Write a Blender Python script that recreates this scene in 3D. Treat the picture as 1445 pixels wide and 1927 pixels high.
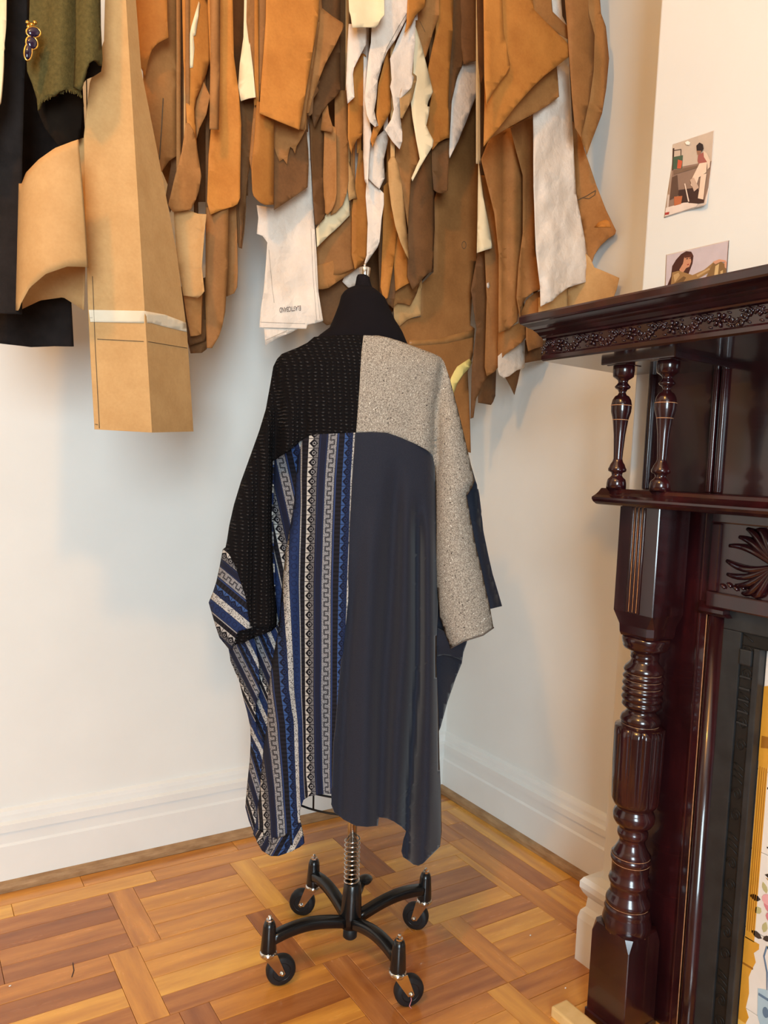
import bpy, bmesh, math, random
from mathutils import Vector, Matrix, noise, geometry
random.seed(7)
for o in list(bpy.data.objects): bpy.data.objects.remove(o, do_unlink=True)
scene = bpy.context.scene
COL = scene.collection

# ---------------------------------------------------------------- camera
IW, IH, FPX = 1445.0, 1927.0, 1437.9
YAW, PITCH, ROLL = 0.5712, -0.0517, 0.0512
CAM = Vector((-1.6265, -2.0666, 1.1))
_cp, _sp = math.cos(PITCH), math.sin(PITCH)
FWD = Vector((math.sin(YAW)*_cp, math.cos(YAW)*_cp, _sp))
_r = Vector((math.cos(YAW), -math.sin(YAW), 0)); _u = _r.cross(FWD)
RGT = math.cos(ROLL)*_r + math.sin(ROLL)*_u
UPV = -math.sin(ROLL)*_r + math.cos(ROLL)*_u
cd = bpy.data.cameras.new('camera'); cam = bpy.data.objects.new('camera', cd); COL.objects.link(cam)
M = Matrix((RGT, UPV, -FWD)).transposed().to_4x4(); M.translation = CAM
cam.matrix_world = M
cd.sensor_fit = 'HORIZONTAL'; cd.sensor_width = 36.0; cd.lens = 36.0*FPX/IW
cd.clip_start = 0.02; scene.camera = cam

# ---------------------------------------------------------------- world, daylight, exposure
w = bpy.data.worlds.new('world'); scene.world = w; w.use_nodes = True
w.node_tree.nodes['Background'].inputs[0].default_value = (0.75, 0.85, 1.0, 1)
w.node_tree.nodes['Background'].inputs[1].default_value = 0.35
def area(name, loc, target, sx, sy, power, color):
    l = bpy.data.lights.new(name, 'AREA'); l.shape = 'RECTANGLE'; l.size = sx; l.size_y = sy
    l.energy = power; l.color = color
    o = bpy.data.objects.new(name, l); COL.objects.link(o); o.location = loc
    o.rotation_euler = (Vector(target)-Vector(loc)).to_track_quat('-Z', 'Y').to_euler()
    return o
# daylight coming in through the tall sash window of the wall behind the camera
WINS = ((-3.5, -2.2),)
for (xa, xb) in WINS:
    area('window_daylight', ((xa+xb)/2, -4.32, 1.45), ((xa+xb)/2+1.4, 0, 1.0), xb-xa, 1.9, 380, (0.74, 0.91, 1.0))
LAMP_POS = (-2.4, -1.9, 2.85); LAMP_POWER = 165; LAMP_COL = (1.0, 0.46, 0.09)
vs = scene.view_settings
vs.view_transform = 'Standard'; vs.look = 'None'; vs.exposure = -0.98; vs.gamma = 1.0; vs.use_curve_mapping = False

# ---------------------------------------------------------------- helpers
def lin(c):
    c /= 255.0
    return c/12.92 if c <= 0.04045 else ((c+0.055)/1.055)**2.4
def rgb(r, g, b): return (lin(r), lin(g), lin(b), 1.0)
def ray(px, py):
    return FWD + RGT*((px-IW/2)/FPX) - UPV*((py-IH/2)/FPX)
def on(px, py, axis, val):
    d = ray(px, py); return CAM + d*((val-CAM[axis])/d[axis])
HF = Vector((0.527, 0.850, 0.0)); DM = 1.686       # horizontal direction and distance to the dress form
def G(px, py, d):
    r = ray(px, py); return CAM + r*((DM-d)/r.dot(HF))

def tag(o, label, cat, group=None, kind=None):
    if label: o['label'] = label
    if cat: o['category'] = cat
    if group: o['group'] = group
    if kind: o['kind'] = kind
    return o
def link(name, me, mat=None, parent=None, smooth=False):
    o = bpy.data.objects.new(name, me); COL.objects.link(o)
    if mat is not None and len(me.materials) == 0: me.materials.append(mat)
    if parent is not None: o.parent = parent
    if smooth:
        me.polygons.foreach_set('use_smooth', [True]*len(me.polygons))
    return o
def empty(name, loc=(0, 0, 0)):
    o = bpy.data.objects.new(name, None); COL.objects.link(o); o.location = loc; o.empty_display_size = 0.05
    return o
def kid(o, parent):
    # parent without moving: the parent empty sits unrotated at its location
    o.parent = parent; o.matrix_parent_inverse = Matrix.Translation(-Vector(parent.location))
    return o
def bm_obj(name, bm, mat, parent=None, smooth=False):
    bmesh.ops.recalc_face_normals(bm, faces=bm.faces[:])
    me = bpy.data.meshes.new(name); bm.to_mesh(me); bm.free()
    o = link(name, me, mat, None, smooth)
    if parent is not None: kid(o, parent)
    return o
def box(bm, a, b, bev=0.0, seg=2):
    a, b = Vector(a), Vector(b)
    r = bmesh.ops.create_cube(bm, size=1.0)
    for v in r['verts']:
        v.co = Vector([(a[i]+b[i])/2 + v.co[i]*(b[i]-a[i]) for i in range(3)])
    if bev > 0:
        es = list({e for v in r['verts'] for e in v.link_edges})
        bmesh.ops.bevel(bm, geom=es, offset=bev, segments=seg, affect='EDGES', profile=0.6)
    return bm
def make_box(name, a, b, mat, parent=None, bev=0.0, smooth=False):
    bm = bmesh.new(); box(bm, a, b, bev); return bm_obj(name, bm, mat, parent, smooth)
def lathe(bm, prof, c, n=32, flute=None):
    rings = []
    for (r, z) in prof:
        ring = []
        for i in range(n):
            a = 2*math.pi*i/n; rr = r
            if flute and flute[0] <= z <= flute[1]:
                f_ = (a*flute[2]/(2*math.pi)) % 1.0; rr = r*(1-0.10*math.exp(-((f_-0.5)/0.13)**2))
            ring.append(bm.verts.new((c[0]+rr*math.cos(a), c[1]+rr*math.sin(a), z)))
        rings.append(ring)
    for k in range(len(rings)-1):
        for i in range(n):
            bm.faces.new((rings[k][i], rings[k][(i+1) % n], rings[k+1][(i+1) % n], rings[k+1][i]))
    bm.faces.new(rings[0][::-1]); bm.faces.new(rings[-1])
    return bm
def tube(bm, pts, rad, n=8, closed=False):
    pts = [Vector(p) for p in pts]; N = len(pts); rings = []
    up = None
    for k, p in enumerate(pts):
        a = pts[(k-1) % N] if (closed or k > 0) else p
        b = pts[(k+1) % N] if (closed or k < N-1) else p
        t = (b-a)
        t = t.normalized() if t.length > 1e-9 else Vector((0, 0, 1))
        if up is None:
            up = Vector((0, 0, 1)) if abs(t.z) < 0.9 else Vector((1, 0, 0))
        s = t.cross(up).normalized(); up = s.cross(t).normalized()
        r = rad[k] if isinstance(rad, (list, tuple)) else rad
        rings.append([bm.verts.new(p + (s*math.cos(2*math.pi*i/n) + up*math.sin(2*math.pi*i/n))*r) for i in range(n)])
    for k in range(N if closed else N-1):
        q = rings[(k+1) % N]
        for i in range(n):
            bm.faces.new((rings[k][i], rings[k][(i+1) % n], q[(i+1) % n], q[i]))
    if not closed:
        bm.faces.new(rings[0][::-1]); bm.faces.new(rings[-1])
    return bm
def make_tube(name, pts, rad, mat, parent=None, n=8, closed=False):
    bm = bmesh.new(); tube(bm, pts, rad, n, closed); return bm_obj(name, bm, mat, parent, True)
def ellipsoid(bm, c, ax, ay, az, sub=2):
    r = bmesh.ops.create_icosphere(bm, subdivisions=sub, radius=1.0)
    for v in r['verts']:
        q = v.co.copy(); v.co = Vector(c) + Vector(ax)*q.x + Vector(ay)*q.y + Vector(az)*q.z
def loft(name, loops, mat, parent=None, smooth=False, cap=True):
    bm = bmesh.new(); rs = [[bm.verts.new(p) for p in L] for L in loops]; n = len(loops[0])
    for k in range(len(rs)-1):
        for i in range(n):
            bm.faces.new((rs[k][i], rs[k][(i+1) % n], rs[k+1][(i+1) % n], rs[k+1][i]))
    if cap:
        bm.faces.new(rs[0][::-1]); bm.faces.new(rs[-1])
    return bm_obj(name, bm, mat, parent, smooth)
def interp(tab, t):
    if t <= tab[0][0]: return tab[0][1]
    for (a, b) in zip(tab, tab[1:]):
        if t <= b[0]:
            return a[1] + (b[1]-a[1])*(t-a[0])/(b[0]-a[0]) if b[0] > a[0] else b[1]
    return tab[-1][1]
def sm(t):
    t = max(0.0, min(1.0, t)); return t*t*(3-2*t)
def xs_of(poly_yx):
    # [(x,y)...] -> table y->x
    return [(y, x) for (x, y) in poly_yx]
def sheet(name, poly, mapf, cell, mat, parent=None, thick=0.0015, uvf=None, smooth=True, cuts=()):
    bm = bmesh.new()
    cv, _, cf = geometry.delaunay_2d_cdt([Vector((x, -y)) for (x, y) in poly], [], [list(range(len(poly)))], 1, 1e-4)[:3]
    bv = [bm.verts.new((v.x, v.y, 0)) for v in cv]
    for t in cf: bm.faces.new([bv[i] for i in t])
    x0 = min(p[0] for p in poly); x1 = max(p[0] for p in poly); y0 = min(p[1] for p in poly); y1 = max(p[1] for p in poly)
    cx, cy = (cell if isinstance(cell, tuple) else (cell, cell))
    for (lo, hi, c, ax) in ((x0, x1, cx, 0), (y0, y1, cy, 1)):
        k = int(lo//c)+1
        while k*c < hi:
            co = (k*c, 0, 0) if ax == 0 else (0, -k*c, 0)
            no = (1, 0, 0) if ax == 0 else (0, 1, 0)
            bmesh.ops.bisect_plane(bm, geom=bm.verts[:]+bm.edges[:]+bm.faces[:], plane_co=co, plane_no=no, dist=1e-4)
            k += 1
    for ((ax, ay), (bx, by)) in cuts:
        bmesh.ops.bisect_plane(bm, geom=bm.verts[:]+bm.edges[:]+bm.faces[:], plane_co=(ax, -ay, 0), plane_no=(by-ay, bx-ax, 0), dist=1e-3)
    bmesh.ops.remove_doubles(bm, verts=bm.verts[:], dist=0.02)
    pix = {v: (v.co.x, -v.co.y) for v in bm.verts}
    if uvf:
        uvl = bm.loops.layers.uv.new('UVMap')
        for fc in bm.faces:
            for lp in fc.loops: lp[uvl].uv = uvf(*pix[lp.vert])
    for v, (x, y) in pix.items(): v.co = mapf(x, y)
    me = bpy.data.meshes.new(name); bm.normal_update()
    # make the faces look at the camera
    s = sum(fc.normal.dot(CAM-fc.calc_center_median())*fc.calc_area() for fc in bm.faces)
    if s < 0: bmesh.ops.reverse_faces(bm, faces=bm.faces[:])
    bm.to_mesh(me); bm.free()
    o = link(name, me, mat, None, smooth)
    if thick:
        md = o.modifiers.new('thickness', 'SOLIDIFY'); md.thickness = thick; md.offset = -1; md.use_even_offset = False
    if parent is not None: kid(o, parent)
    return o

# ---------------------------------------------------------------- materials
class NT:
    def __init__(s, name):
        s.mat = bpy.data.materials.new(name); s.mat.use_nodes = True
        s.t = s.mat.node_tree; s.b = s.t.nodes['Principled BSDF']
    def n(s, typ, **kw):
        nd = s.t.nodes.new(typ)
        for k, v in kw.items(): setattr(nd, k, v)
        return nd
    def l(s, a, b): s.t.links.new(a, b)
    def put(s, sock, v):
        if isinstance(v, bpy.types.NodeSocket): s.l(v, sock)
        else: sock.default_value = v
    def m(s, op, a, b=0.0, c=None):
        nd = s.n('ShaderNodeMath', operation=op); s.put(nd.inputs[0], a); s.put(nd.inputs[1], b)
        if c is not None: s.put(nd.inputs[2], c)
        return nd.outputs[0]
    def mix(s, f, a, b):
        nd = s.n('ShaderNodeMix', data_type='RGBA'); s.put(nd.inputs[0], f); s.put(nd.inputs[6], a); s.put(nd.inputs[7], b)
        return nd.outputs[2]
    def noise(s, vec, scale, detail=3.0, rough=0.55):
        nd = s.n('ShaderNodeTexNoise'); nd.inputs['Scale'].default_value = scale; nd.inputs['Detail'].default_value = detail
        nd.inputs['Roughness'].default_value = rough
        if vec is not None: s.l(vec, nd.inputs['Vector'])
        return nd.outputs['Fac']
    def ramp(s, f, stops, const=False):
        nd = s.n('ShaderNodeValToRGB'); cr = nd.color_ramp
        if const: cr.interpolation = 'CONSTANT'
        while len(cr.elements) < len(stops): cr.elements.new(0.5)
        for e, (p, c) in zip(cr.elements, stops): e.position = p; e.color = c
        s.put(nd.inputs[0], f); return nd.outputs[0]
    def obj(s, scale=(1, 1, 1)):
        tc = s.n('ShaderNodeTexCoord'); mp = s.n('ShaderNodeMapping'); mp.inputs['Scale'].default_value = scale
        s.l(tc.outputs['Object'], mp.inputs['Vector']); return mp.outputs[0]
    def bump(s, h, strength, dist=0.01):
        nd = s.n('ShaderNodeBump'); nd.inputs['Strength'].default_value = strength; nd.inputs['Distance'].default_value = dist
        s.l(h, nd.inputs['Height']); s.l(nd.outputs[0], s.b.inputs['Normal'])
    def fin(s, col=None, rough=None, metal=None, spec=None, coat=None):
        if col is not None: s.put(s.b.inputs['Base Color'], col)
        if rough is not None: s.put(s.b.inputs['Roughness'], rough)
        if metal is not None: s.b.inputs['Metallic'].default_value = metal
        if spec is not None: s.b.inputs['Specular IOR Level'].default_value = spec
        if coat is not None: s.b.inputs['Coat Weight'].default_value = coat; s.b.inputs['Coat Roughness'].default_value = 0.08
        return s.mat
def mottled(name, c1, c2, scale, rough=0.6, bs=0.0, bscale=None, spec=0.3, stretch=(1, 1, 1), metal=0.0, coat=None):
    t = NT(name); v = t.obj(stretch); f = t.noise(v, scale, 4.0)
    col = t.ramp(f, [(0.3, c1), (0.7, c2)])
    if bs: t.bump(t.noise(v, bscale or scale*2, 4.0), bs, 0.003)
    return t.fin(col, rough, metal, spec, coat)
MT = {}
MT['wall'] = mottled('white_wall_paint', rgb(224, 224, 219), rgb(230, 230, 225), 3, 0.55, 0.08, 60)
MT['trim'] = mottled('white_gloss_paint', rgb(226, 226, 222), rgb(232, 232, 228), 5, 0.32, 0.06, 40, 0.5)
MT['beige'] = mottled('bounce_cutting_beige', rgb(150, 130, 104), rgb(160, 140, 112), 3, 0.7)  # unseen walls, beige darkened to cut daylight bounce
MT['ceiling'] = mottled('ceiling_paint', rgb(226, 222, 212), rgb(232, 228, 220), 3, 0.8)
MT['subfloor'] = mottled('floor_gap', rgb(88, 52, 26), rgb(110, 66, 34), 9, 0.5)
MT['strip'] = mottled('worn_wood_strip', rgb(142, 108, 74), rgb(176, 142, 104), 24, 0.55, 0.1, 60, stretch=(1, 1, 4))
MT['pine'] = mottled('pale_pine', rgb(214, 176, 112), rgb(232, 200, 142), 20, 0.5)
def plank_mat():
    t = NT('parquet_oak'); oi = t.n('ShaderNodeObjectInfo')
    tc = t.n('ShaderNodeTexCoord'); mp = t.n('ShaderNodeMapping'); mp.inputs['Scale'].default_value = (3.5, 26, 26)
    t.l(tc.outputs['Object'], mp.inputs['Vector'])
    ad = t.n('ShaderNodeVectorMath', operation='ADD'); sc = t.n('ShaderNodeVectorMath', operation='SCALE')
    t.l(oi.outputs['Location'], sc.inputs[0]); sc.inputs['Scale'].default_value = 37.0
    t.l(mp.outputs[0], ad.inputs[0]); t.l(sc.outputs[0], ad.inputs[1])
    g = t.noise(ad.outputs[0], 1.4, 6.0, 0.62)
    wv = t.n('ShaderNodeTexWave'); wv.inputs['Scale'].default_value = 0.22; wv.inputs['Distortion'].default_value = 14.0; wv.inputs['Detail'].default_value = 3.0
    wv.bands_direction = 'Y'; t.l(ad.outputs[0], wv.inputs['Vector'])
    gr = t.m('ADD', t.m('MULTIPLY', g, 0.84), t.m('MULTIPLY', wv.outputs['Fac'], 0.16))
    light = t.ramp(oi.outputs['Random'], [(0.0, rgb(166, 104, 56)), (0.2, rgb(194, 128, 64)), (0.45, rgb(214, 146, 64)), (0.75, rgb(226, 162, 70)), (1.0, rgb(238, 182, 82))])
    dark = t.ramp(oi.outputs['Random'], [(0.0, rgb(132, 76, 40)), (0.3, rgb(160, 98, 46)), (0.7, rgb(190, 126, 56)), (1.0, rgb(206, 146, 64))])
    col = t.mix(t.ramp(gr, [(0.3, (1, 1, 1, 1)), (0.66, (0, 0, 0, 1))]), light, dark)
    t.bump(g, 0.05, 0.002)
    return t.fin(col, t.m('ADD', t.m('MULTIPLY', g, 0.12), 0.2), 0, 0.5, 0.35)
MT['plank'] = plank_mat()
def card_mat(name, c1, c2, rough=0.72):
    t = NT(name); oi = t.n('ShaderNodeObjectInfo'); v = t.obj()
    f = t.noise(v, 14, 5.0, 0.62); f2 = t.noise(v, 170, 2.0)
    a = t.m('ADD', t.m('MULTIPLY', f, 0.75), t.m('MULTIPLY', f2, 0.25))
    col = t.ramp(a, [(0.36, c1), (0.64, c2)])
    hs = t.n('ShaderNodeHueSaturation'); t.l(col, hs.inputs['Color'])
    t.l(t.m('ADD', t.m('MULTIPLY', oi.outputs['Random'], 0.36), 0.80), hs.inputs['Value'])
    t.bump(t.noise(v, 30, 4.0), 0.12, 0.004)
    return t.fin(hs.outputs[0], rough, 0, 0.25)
MT['or'] = card_mat('orange_brown_card', rgb(170, 107, 44), rgb(188, 124, 56))
MT['br'] = card_mat('brown_card', rgb(146, 98, 52), rgb(166, 114, 64))
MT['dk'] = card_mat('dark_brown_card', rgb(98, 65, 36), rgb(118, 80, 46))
MT['lt'] = card_mat('light_kraft_card', rgb(186, 142, 90), rgb(200, 157, 104))
def paper_mat(name, c1, c2, bs):
    t = NT(name); v = t.obj(); f = t.noise(v, 9, 4.0)
    vo = t.n('ShaderNodeTexVoronoi', feature='DISTANCE_TO_EDGE'); vo.inputs['Scale'].default_value = 22; t.l(v, vo.inputs['Vector'])
    t.bump(t.m('ADD', t.noise(v, 34, 5.0), t.m('MULTIPLY', vo.outputs['Distance'], 0.8)), bs, 0.006)
    return t.fin(t.ramp(f, [(0.35, c1), (0.65, c2)]), 0.6, 0, 0.3)
MT['wh'] = paper_mat('white_tissue', rgb(218, 202, 186), rgb(230, 216, 202), 0.8)
MT['cr'] = paper_mat('cream_card', rgb(228, 208, 168), rgb(240, 222, 184), 0.12)
MT['ye'] = paper_mat('yellow_scrap', rgb(222, 196, 110), rgb(236, 214, 132), 0.3)
MT['tape'] = paper_mat('masking_tape', rgb(222, 204, 174), rgb(236, 222, 198), 0.2)
MT['btape'] = mottled('brown_tape', rgb(150, 104, 58), rgb(170, 122, 72), 30, 0.35)
MT['pencil'] = mottled('pencil_line', rgb(92, 74, 56), rgb(110, 90, 70), 50, 0.8)
MT['ink'] = mottled('print_ink', rgb(40, 34, 44), rgb(60, 52, 60), 90, 0.8)
MT['cord'] = mottled('hanging_cord', rgb(150, 130, 100), rgb(170, 150, 120), 90, 0.8)
MT['rail'] = mottled('rail_steel', rgb(150, 150, 150), rgb(170, 170, 170), 12, 0.3, metal=1.0)
MT['blackcloth'] = mottled('black_coat_cloth', rgb(27, 22, 20), rgb(37, 31, 29), 40, 0.85, 0.2, 300, 0.15)
MT['creamcloth'] = mottled('cream_cloth', rgb(206, 190, 150), rgb(222, 206, 170), 20, 0.8)
MT['olive'] = mottled('olive_cloth', rgb(78, 68, 36), rgb(96, 84, 46), 160, 0.88, 0.35, 420, 0.15)
MT['dklining'] = mottled('dark_lining', rgb(24, 17, 12), rgb(32, 24, 17), 30, 0.95, spec=0.1)
MT['gold'] = mottled('gold_metal', rgb(196, 150, 70), rgb(222, 180, 98), 60, 0.28, metal=1.0)
MT['stone'] = mottled('dark_stone', rgb(24, 14, 34), rgb(44, 26, 52), 40, 0.1, spec=0.6)
MT['chrome'] = mottled('chrome', rgb(206, 204, 200), rgb(222, 220, 216), 20, 0.16, metal=1.0)
MT['castiron'] = mottled('black_enamel', rgb(16, 16, 17), rgb(24, 24, 25), 30, 0.25, spec=0.5)
MT['rubber'] = mottled('black_rubber', rgb(22, 22, 24), rgb(34, 34, 36), 40, 0.5)
MT['wire'] = mottled('black_wire', rgb(14, 14, 14), rgb(22, 22, 22), 40, 0.45)
MT['formcloth'] = mottled('form_black_jersey', rgb(20, 17, 19), rgb(27, 23, 26), 120, 0.9, 0.15, 500, 0.1)
MT['thread'] = mottled('pink_thread', rgb(196, 120, 124), rgb(214, 142, 146), 80, 0.8)
def wood_mat():
    t = NT('mahogany'); v = t.obj((1, 1, 0.12)); f = t.noise(v, 26, 5.0, 0.6)
    f2 = t.noise(t.obj(), 7, 3.0)
    col = t.ramp(t.m('ADD', t.m('MULTIPLY', f, 0.65), t.m('MULTIPLY', f2, 0.35)), [(0.32, rgb(26, 9, 11)), (0.52, rgb(45, 15, 18)), (0.72, rgb(70, 23, 25))])
    t.bump(t.noise(t.obj(), 60, 3.0), 0.03, 0.002)
    return t.fin(col, t.m('ADD', t.m('MULTIPLY', f2, 0.16), 0.14), 0, 0.5, 0.5)
MT['wood'] = wood_mat()
MT['wornglint'] = mottled('worn_groove_glint', rgb(168, 112, 76), rgb(206, 160, 118), 90, 0.5)  # pale wear tone that also paints in the groove highlights
MT['iron'] = mottled('cast_iron', rgb(30, 31, 32), rgb(44, 45, 46), 24, 0.45, 0.1, 90, 0.5)
MT['irondark'] = mottled('cast_iron_dark', rgb(18, 16, 14), rgb(28, 25, 22), 24, 0.5, 0.1, 90, 0.4)
def flat(name, c, rough=0.5, spec=0.4):
    return mottled(name, c, tuple(list(min(1, x*1.1) for x in c[:3])+[1]), 40, rough, spec=spec)
# ---------------------------------------------------------------- the room
def struct(o): o['kind'] = 'structure'; return o
WX, WY = 0.02, 0.02            # planes of the right and left wall
ZC = 3.2
floor = struct(make_box('floor', (-4.4, -4.2, -0.06), (WX, WY, -0.012), MT['subfloor']))
ceil_ = struct(make_box('ceiling', (-4.5, -4.4, ZC), (WX+0.1, WY+0.1, ZC+0.08), MT['ceiling']))
wall_left = struct(make_box('wall_left', (-4.5, WY, -0.06), (WX+0.1, WY+0.1, ZC), MT['wall']))
wall_right = struct(make_box('wall_right', (WX, -4.3, -0.06), (WX+0.1, WY, ZC), MT['wall']))
wall_far = struct(make_box('wall_side', (-4.5, -4.3, -0.06), (-4.4, WY, ZC), MT['beige']))
BX, BY0, BY1 = -0.25, -0.925, -2.55
breast = struct(make_box('wall_chimney_breast', (BX, BY1, -0.06), (WX+0.01, BY0, ZC), MT['wall'], None, 0.004))
bm = bmesh.new(); xa, xb = WINS[0]
for (a, b) in (((-4.5, -0.06), (xa, ZC)), ((xb, -0.06), (WX+0.1, ZC)), ((xa, -0.06), (xb, 0.5)), ((xa, 2.4), (xb, ZC))):
    box(bm, (a[0], -4.3, a[1]), (b[0], -4.2, b[1]))
struct(bm_obj('wall_back', bm, MT['beige']))
for k, (xa, xb) in enumerate(WINS):
    e = struct(make_box('window_%d' % (k+1), (xa, -4.27, 0.5), (xb, -4.15, 0.54), MT['trim'], None, 0.004))
    for (a, b) in (((xa, 2.34), (xb, 2.4)), ((xa, 0.54), (xa+0.05, 2.34)), ((xb-0.05, 0.54), (xb, 2.34)), ((xa+0.05, 1.44), (xb-0.05, 1.48))):
        kid(make_box('window_frame', (a[0], -4.26, a[1]), (b[0], -4.21, b[1]), MT['trim']), e)

PROF = [(0.0, 0.020), (0.112, 0.020), (0.118, 0.016), (0.146, 0.016), (0.149, 0.022), (0.168, 0.022), (0.174, 0.013), (0.188, 0.012), (0.198, 0.009), (0.204, 0.0)]
loops = [[(-4.4, WY-t, z), (WX-t, WY-t, z), (WX-t, BY0, z)] for (z, t) in PROF]
def strip_mesh(name, loops, mat):
    bm = bmesh.new(); rs = [[bm.verts.new(p) for p in L] for L in loops]
    for k in range(len(rs)-1):
        for i in range(len(loops[0])-1):
            bm.faces.new((rs[k][i], rs[k][i+1], rs[k+1][i+1], rs[k+1][i]))
    return bm_obj(name, bm, mat)
struct(strip_mesh('baseboard_left', [[(-4.4, WY-t, z), (WX-t, WY-t, z)] for (z, t) in PROF], MT['trim']))
struct(strip_mesh('baseboard_right', [[(WX-t, WY-t, z), (WX-t, BY0+0.01, z)] for (z, t) in PROF], MT['trim']))
PP = [(0.0, 0.034), (0.10, 0.034), (0.118, 0.03), (0.128, 0.022), (0.15, 0.02), (0.16, 0.028), (0.172, 0.034), (0.186, 0.034), (0.196, 0.028), (0.2, 0.0)]
struct(strip_mesh('baseboard_chimney', [[(WX-0.02, BY0+t, z), (BX-t, BY0+t, z), (BX-t, -1.02, z), (BX, -1.02, z)] for (z, t) in PP], MT['trim']))
st = [(0.0, 0.036), (0.012, 0.036), (0.02, 0.031), (0.024, 0.02)]
struct(strip_mesh('trim_1', [[(-4.4, WY-t, z), (WX-t, WY-t, z)] for (z, t) in st], MT['strip']))
struct(strip_mesh('trim_2', [[(WX-t, WY-t, z), (WX-t, BY0+0.03, z)] for (z, t) in st], MT['strip']))
make = make_box('trim_3', (-0.47, -1.9, -0.012), (-0.425, -1.0, 0.02), MT['pine'], None, 0.004); struct(make)

# parquet: every block is a piece of the floor
PW = 0.0625; _pl = {}
def plank(cx, cy, L, along_y, W=PW):
    key = (round(L, 3), round(W, 3))
    if key not in _pl:
        bm = bmesh.new(); box(bm, (-L/2+0.0005, -W/2+0.0004, -0.012), (L/2-0.0005, W/2-0.0004, 0.0), 0.0007, 1)
        me = bpy.data.meshes.new('plank'); bmesh.ops.recalc_face_normals(bm, faces=bm.faces[:]); bm.to_mesh(me); bm.free()
        me.materials.append(MT['plank']); _pl[key] = me
    o = bpy.data.objects.new('plank', _pl[key]); COL.objects.link(o)
    o.location = (cx, cy, random.uniform(-0.0003, 0.0003))
    o.rotation_euler = (0, 0, (math.pi/2 if along_y else 0) + random.choice((0, math.pi)))
    o.parent = floor
PER = 0.325; ROWH = 0.25
offs = {0: -1.155, 1: -1.21, 2: -1.13, 3: -1.19, 4: -1.15, 5: -1.22}
for r in range(6):
    y1 = -0.13 - r*ROWH; yc = y1-ROWH/2
    x = offs[r] - (3 if r < 4 else 2)*PER; xe = -0.2075
    while x < xe-0.004:
        L = PER-PW
        if x > -2.2:
            pw = min(PW, xe-x); plank(x+pw/2, yc, ROWH, True, pw)
            xa = x+PW; xb = min(xa+L, xe)
            if xb-xa > 0.004:
                for k in range(4): plank((xa+xb)/2, y1-PW*(k+0.5), xb-xa, False)
        x += PER
for k in range(2):
    x = -2.3 + 0.17*k
    while x < -0.02:
        L = min(random.choice((0.34, 0.42, 0.5)), -0.016-x)
        if L > 0.04: plank(x+L/2, -0.016-0.057*(k+0.5), L, False, 0.057)
        x += L
for k in range(3):
    y = -0.13 - 0.09*k
    if k: plank(-0.0155-0.064*(k+0.5), -0.13-0.045*k, 0.09*k, True, 0.064)
    while y > -1.6:
        L = random.choice((0.34, 0.42, 0.5)); plank(-0.0155-0.064*(k+0.5), y-L/2, L, True, 0.064); y -= L
# loose thread and lint on the floor
tp = [on(137, 1812, 2, 0.002), on(139, 1826, 2, 0.002), on(135, 1838, 2, 0.002)]
tag(make_tube('thread', tp, 0.0009, MT['ink'], None, 6), 'short black loose thread lying on the parquet floor', 'thread')
for (px, py, lb) in ((998, 1760, 'tiny white lint speck on the parquet near the right skirting'), (1064, 1859, 'white lint scrap on the parquet beside the fireplace foot'), (19, 1855, 'tiny white lint speck on the parquet at the far left')):
    bm = bmesh.new(); p = on(px, py, 2, 0.0016); ellipsoid(bm, p, (0.003, 0.001, 0), (-0.0007, 0.0018, 0), (0, 0, 0.0012), 1)
    tag(bm_obj('lint', bm, MT['trim'], None, True), lb, 'lint', 'lint specks on the floor')

# bare warm bulb hanging from the ceiling (out of the picture)
lx, ly, lz = LAMP_POS
lamp = empty('pendant_lamp', (lx, ly, ZC)); tag(lamp, 'bare warm bulb on a short cable hanging from the ceiling', 'lamp')
bm = bmesh.new(); lathe(bm, [(0.05, ZC-0.02), (0.05, ZC-0.004), (0.045, ZC)], LAMP_POS, 24); bm_obj('ceiling_rose', bm, MT['trim'], lamp, True)
make_tube('cable', [(lx, ly, ZC-0.01), (lx, ly, lz+0.12)], 0.004, MT['trim'], lamp, 8)
bm = bmesh.new(); lathe(bm, [(0.022, lz+0.08), (0.024, lz+0.12), (0.012, lz+0.14)], LAMP_POS, 16); bm_obj('socket', bm, MT['trim'], lamp, True)
l = bpy.data.lights.new('bulb_light', 'POINT'); l.energy = LAMP_POWER; l.color = LAMP_COL; l.shadow_soft_size = 0.06
o = bpy.data.objects.new('bulb_light', l); COL.objects.link(o); o.location = LAMP_POS; kid(o, lamp)

# rails the patterns and coats hang from, above the picture
RZ = 2.78
ra = empty('hanging_rail', (-1.1, -0.3, RZ)); tag(ra, 'long steel hanging rail fixed along the left wall above the patterns', 'rail')
make_tube('bar', [(-2.6, -0.30, RZ), (-0.03, -0.30, RZ)], 0.014, MT['rail'], ra, 12)
for x in (-2.3, -1.2, -0.15): make_tube('bracket', [(x, -0.30, RZ), (x, WY, RZ)], 0.009, MT['rail'], ra)
rb = empty('hanging_rail', (-0.16, -0.6, RZ+0.05)); tag(rb, 'short steel hanging rail fixed along the right wall beside the chimney breast', 'rail')
make_tube('bar', [(-0.16, -0.05, RZ+0.05), (-0.16, -0.90, RZ+0.05)], 0.014, MT['rail'], rb, 12)
for y in (-0.12, -0.8): make_tube('bracket', [(-0.16, y, RZ+0.05), (WX, y, RZ+0.05)], 0.009, MT['rail'], rb)
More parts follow.
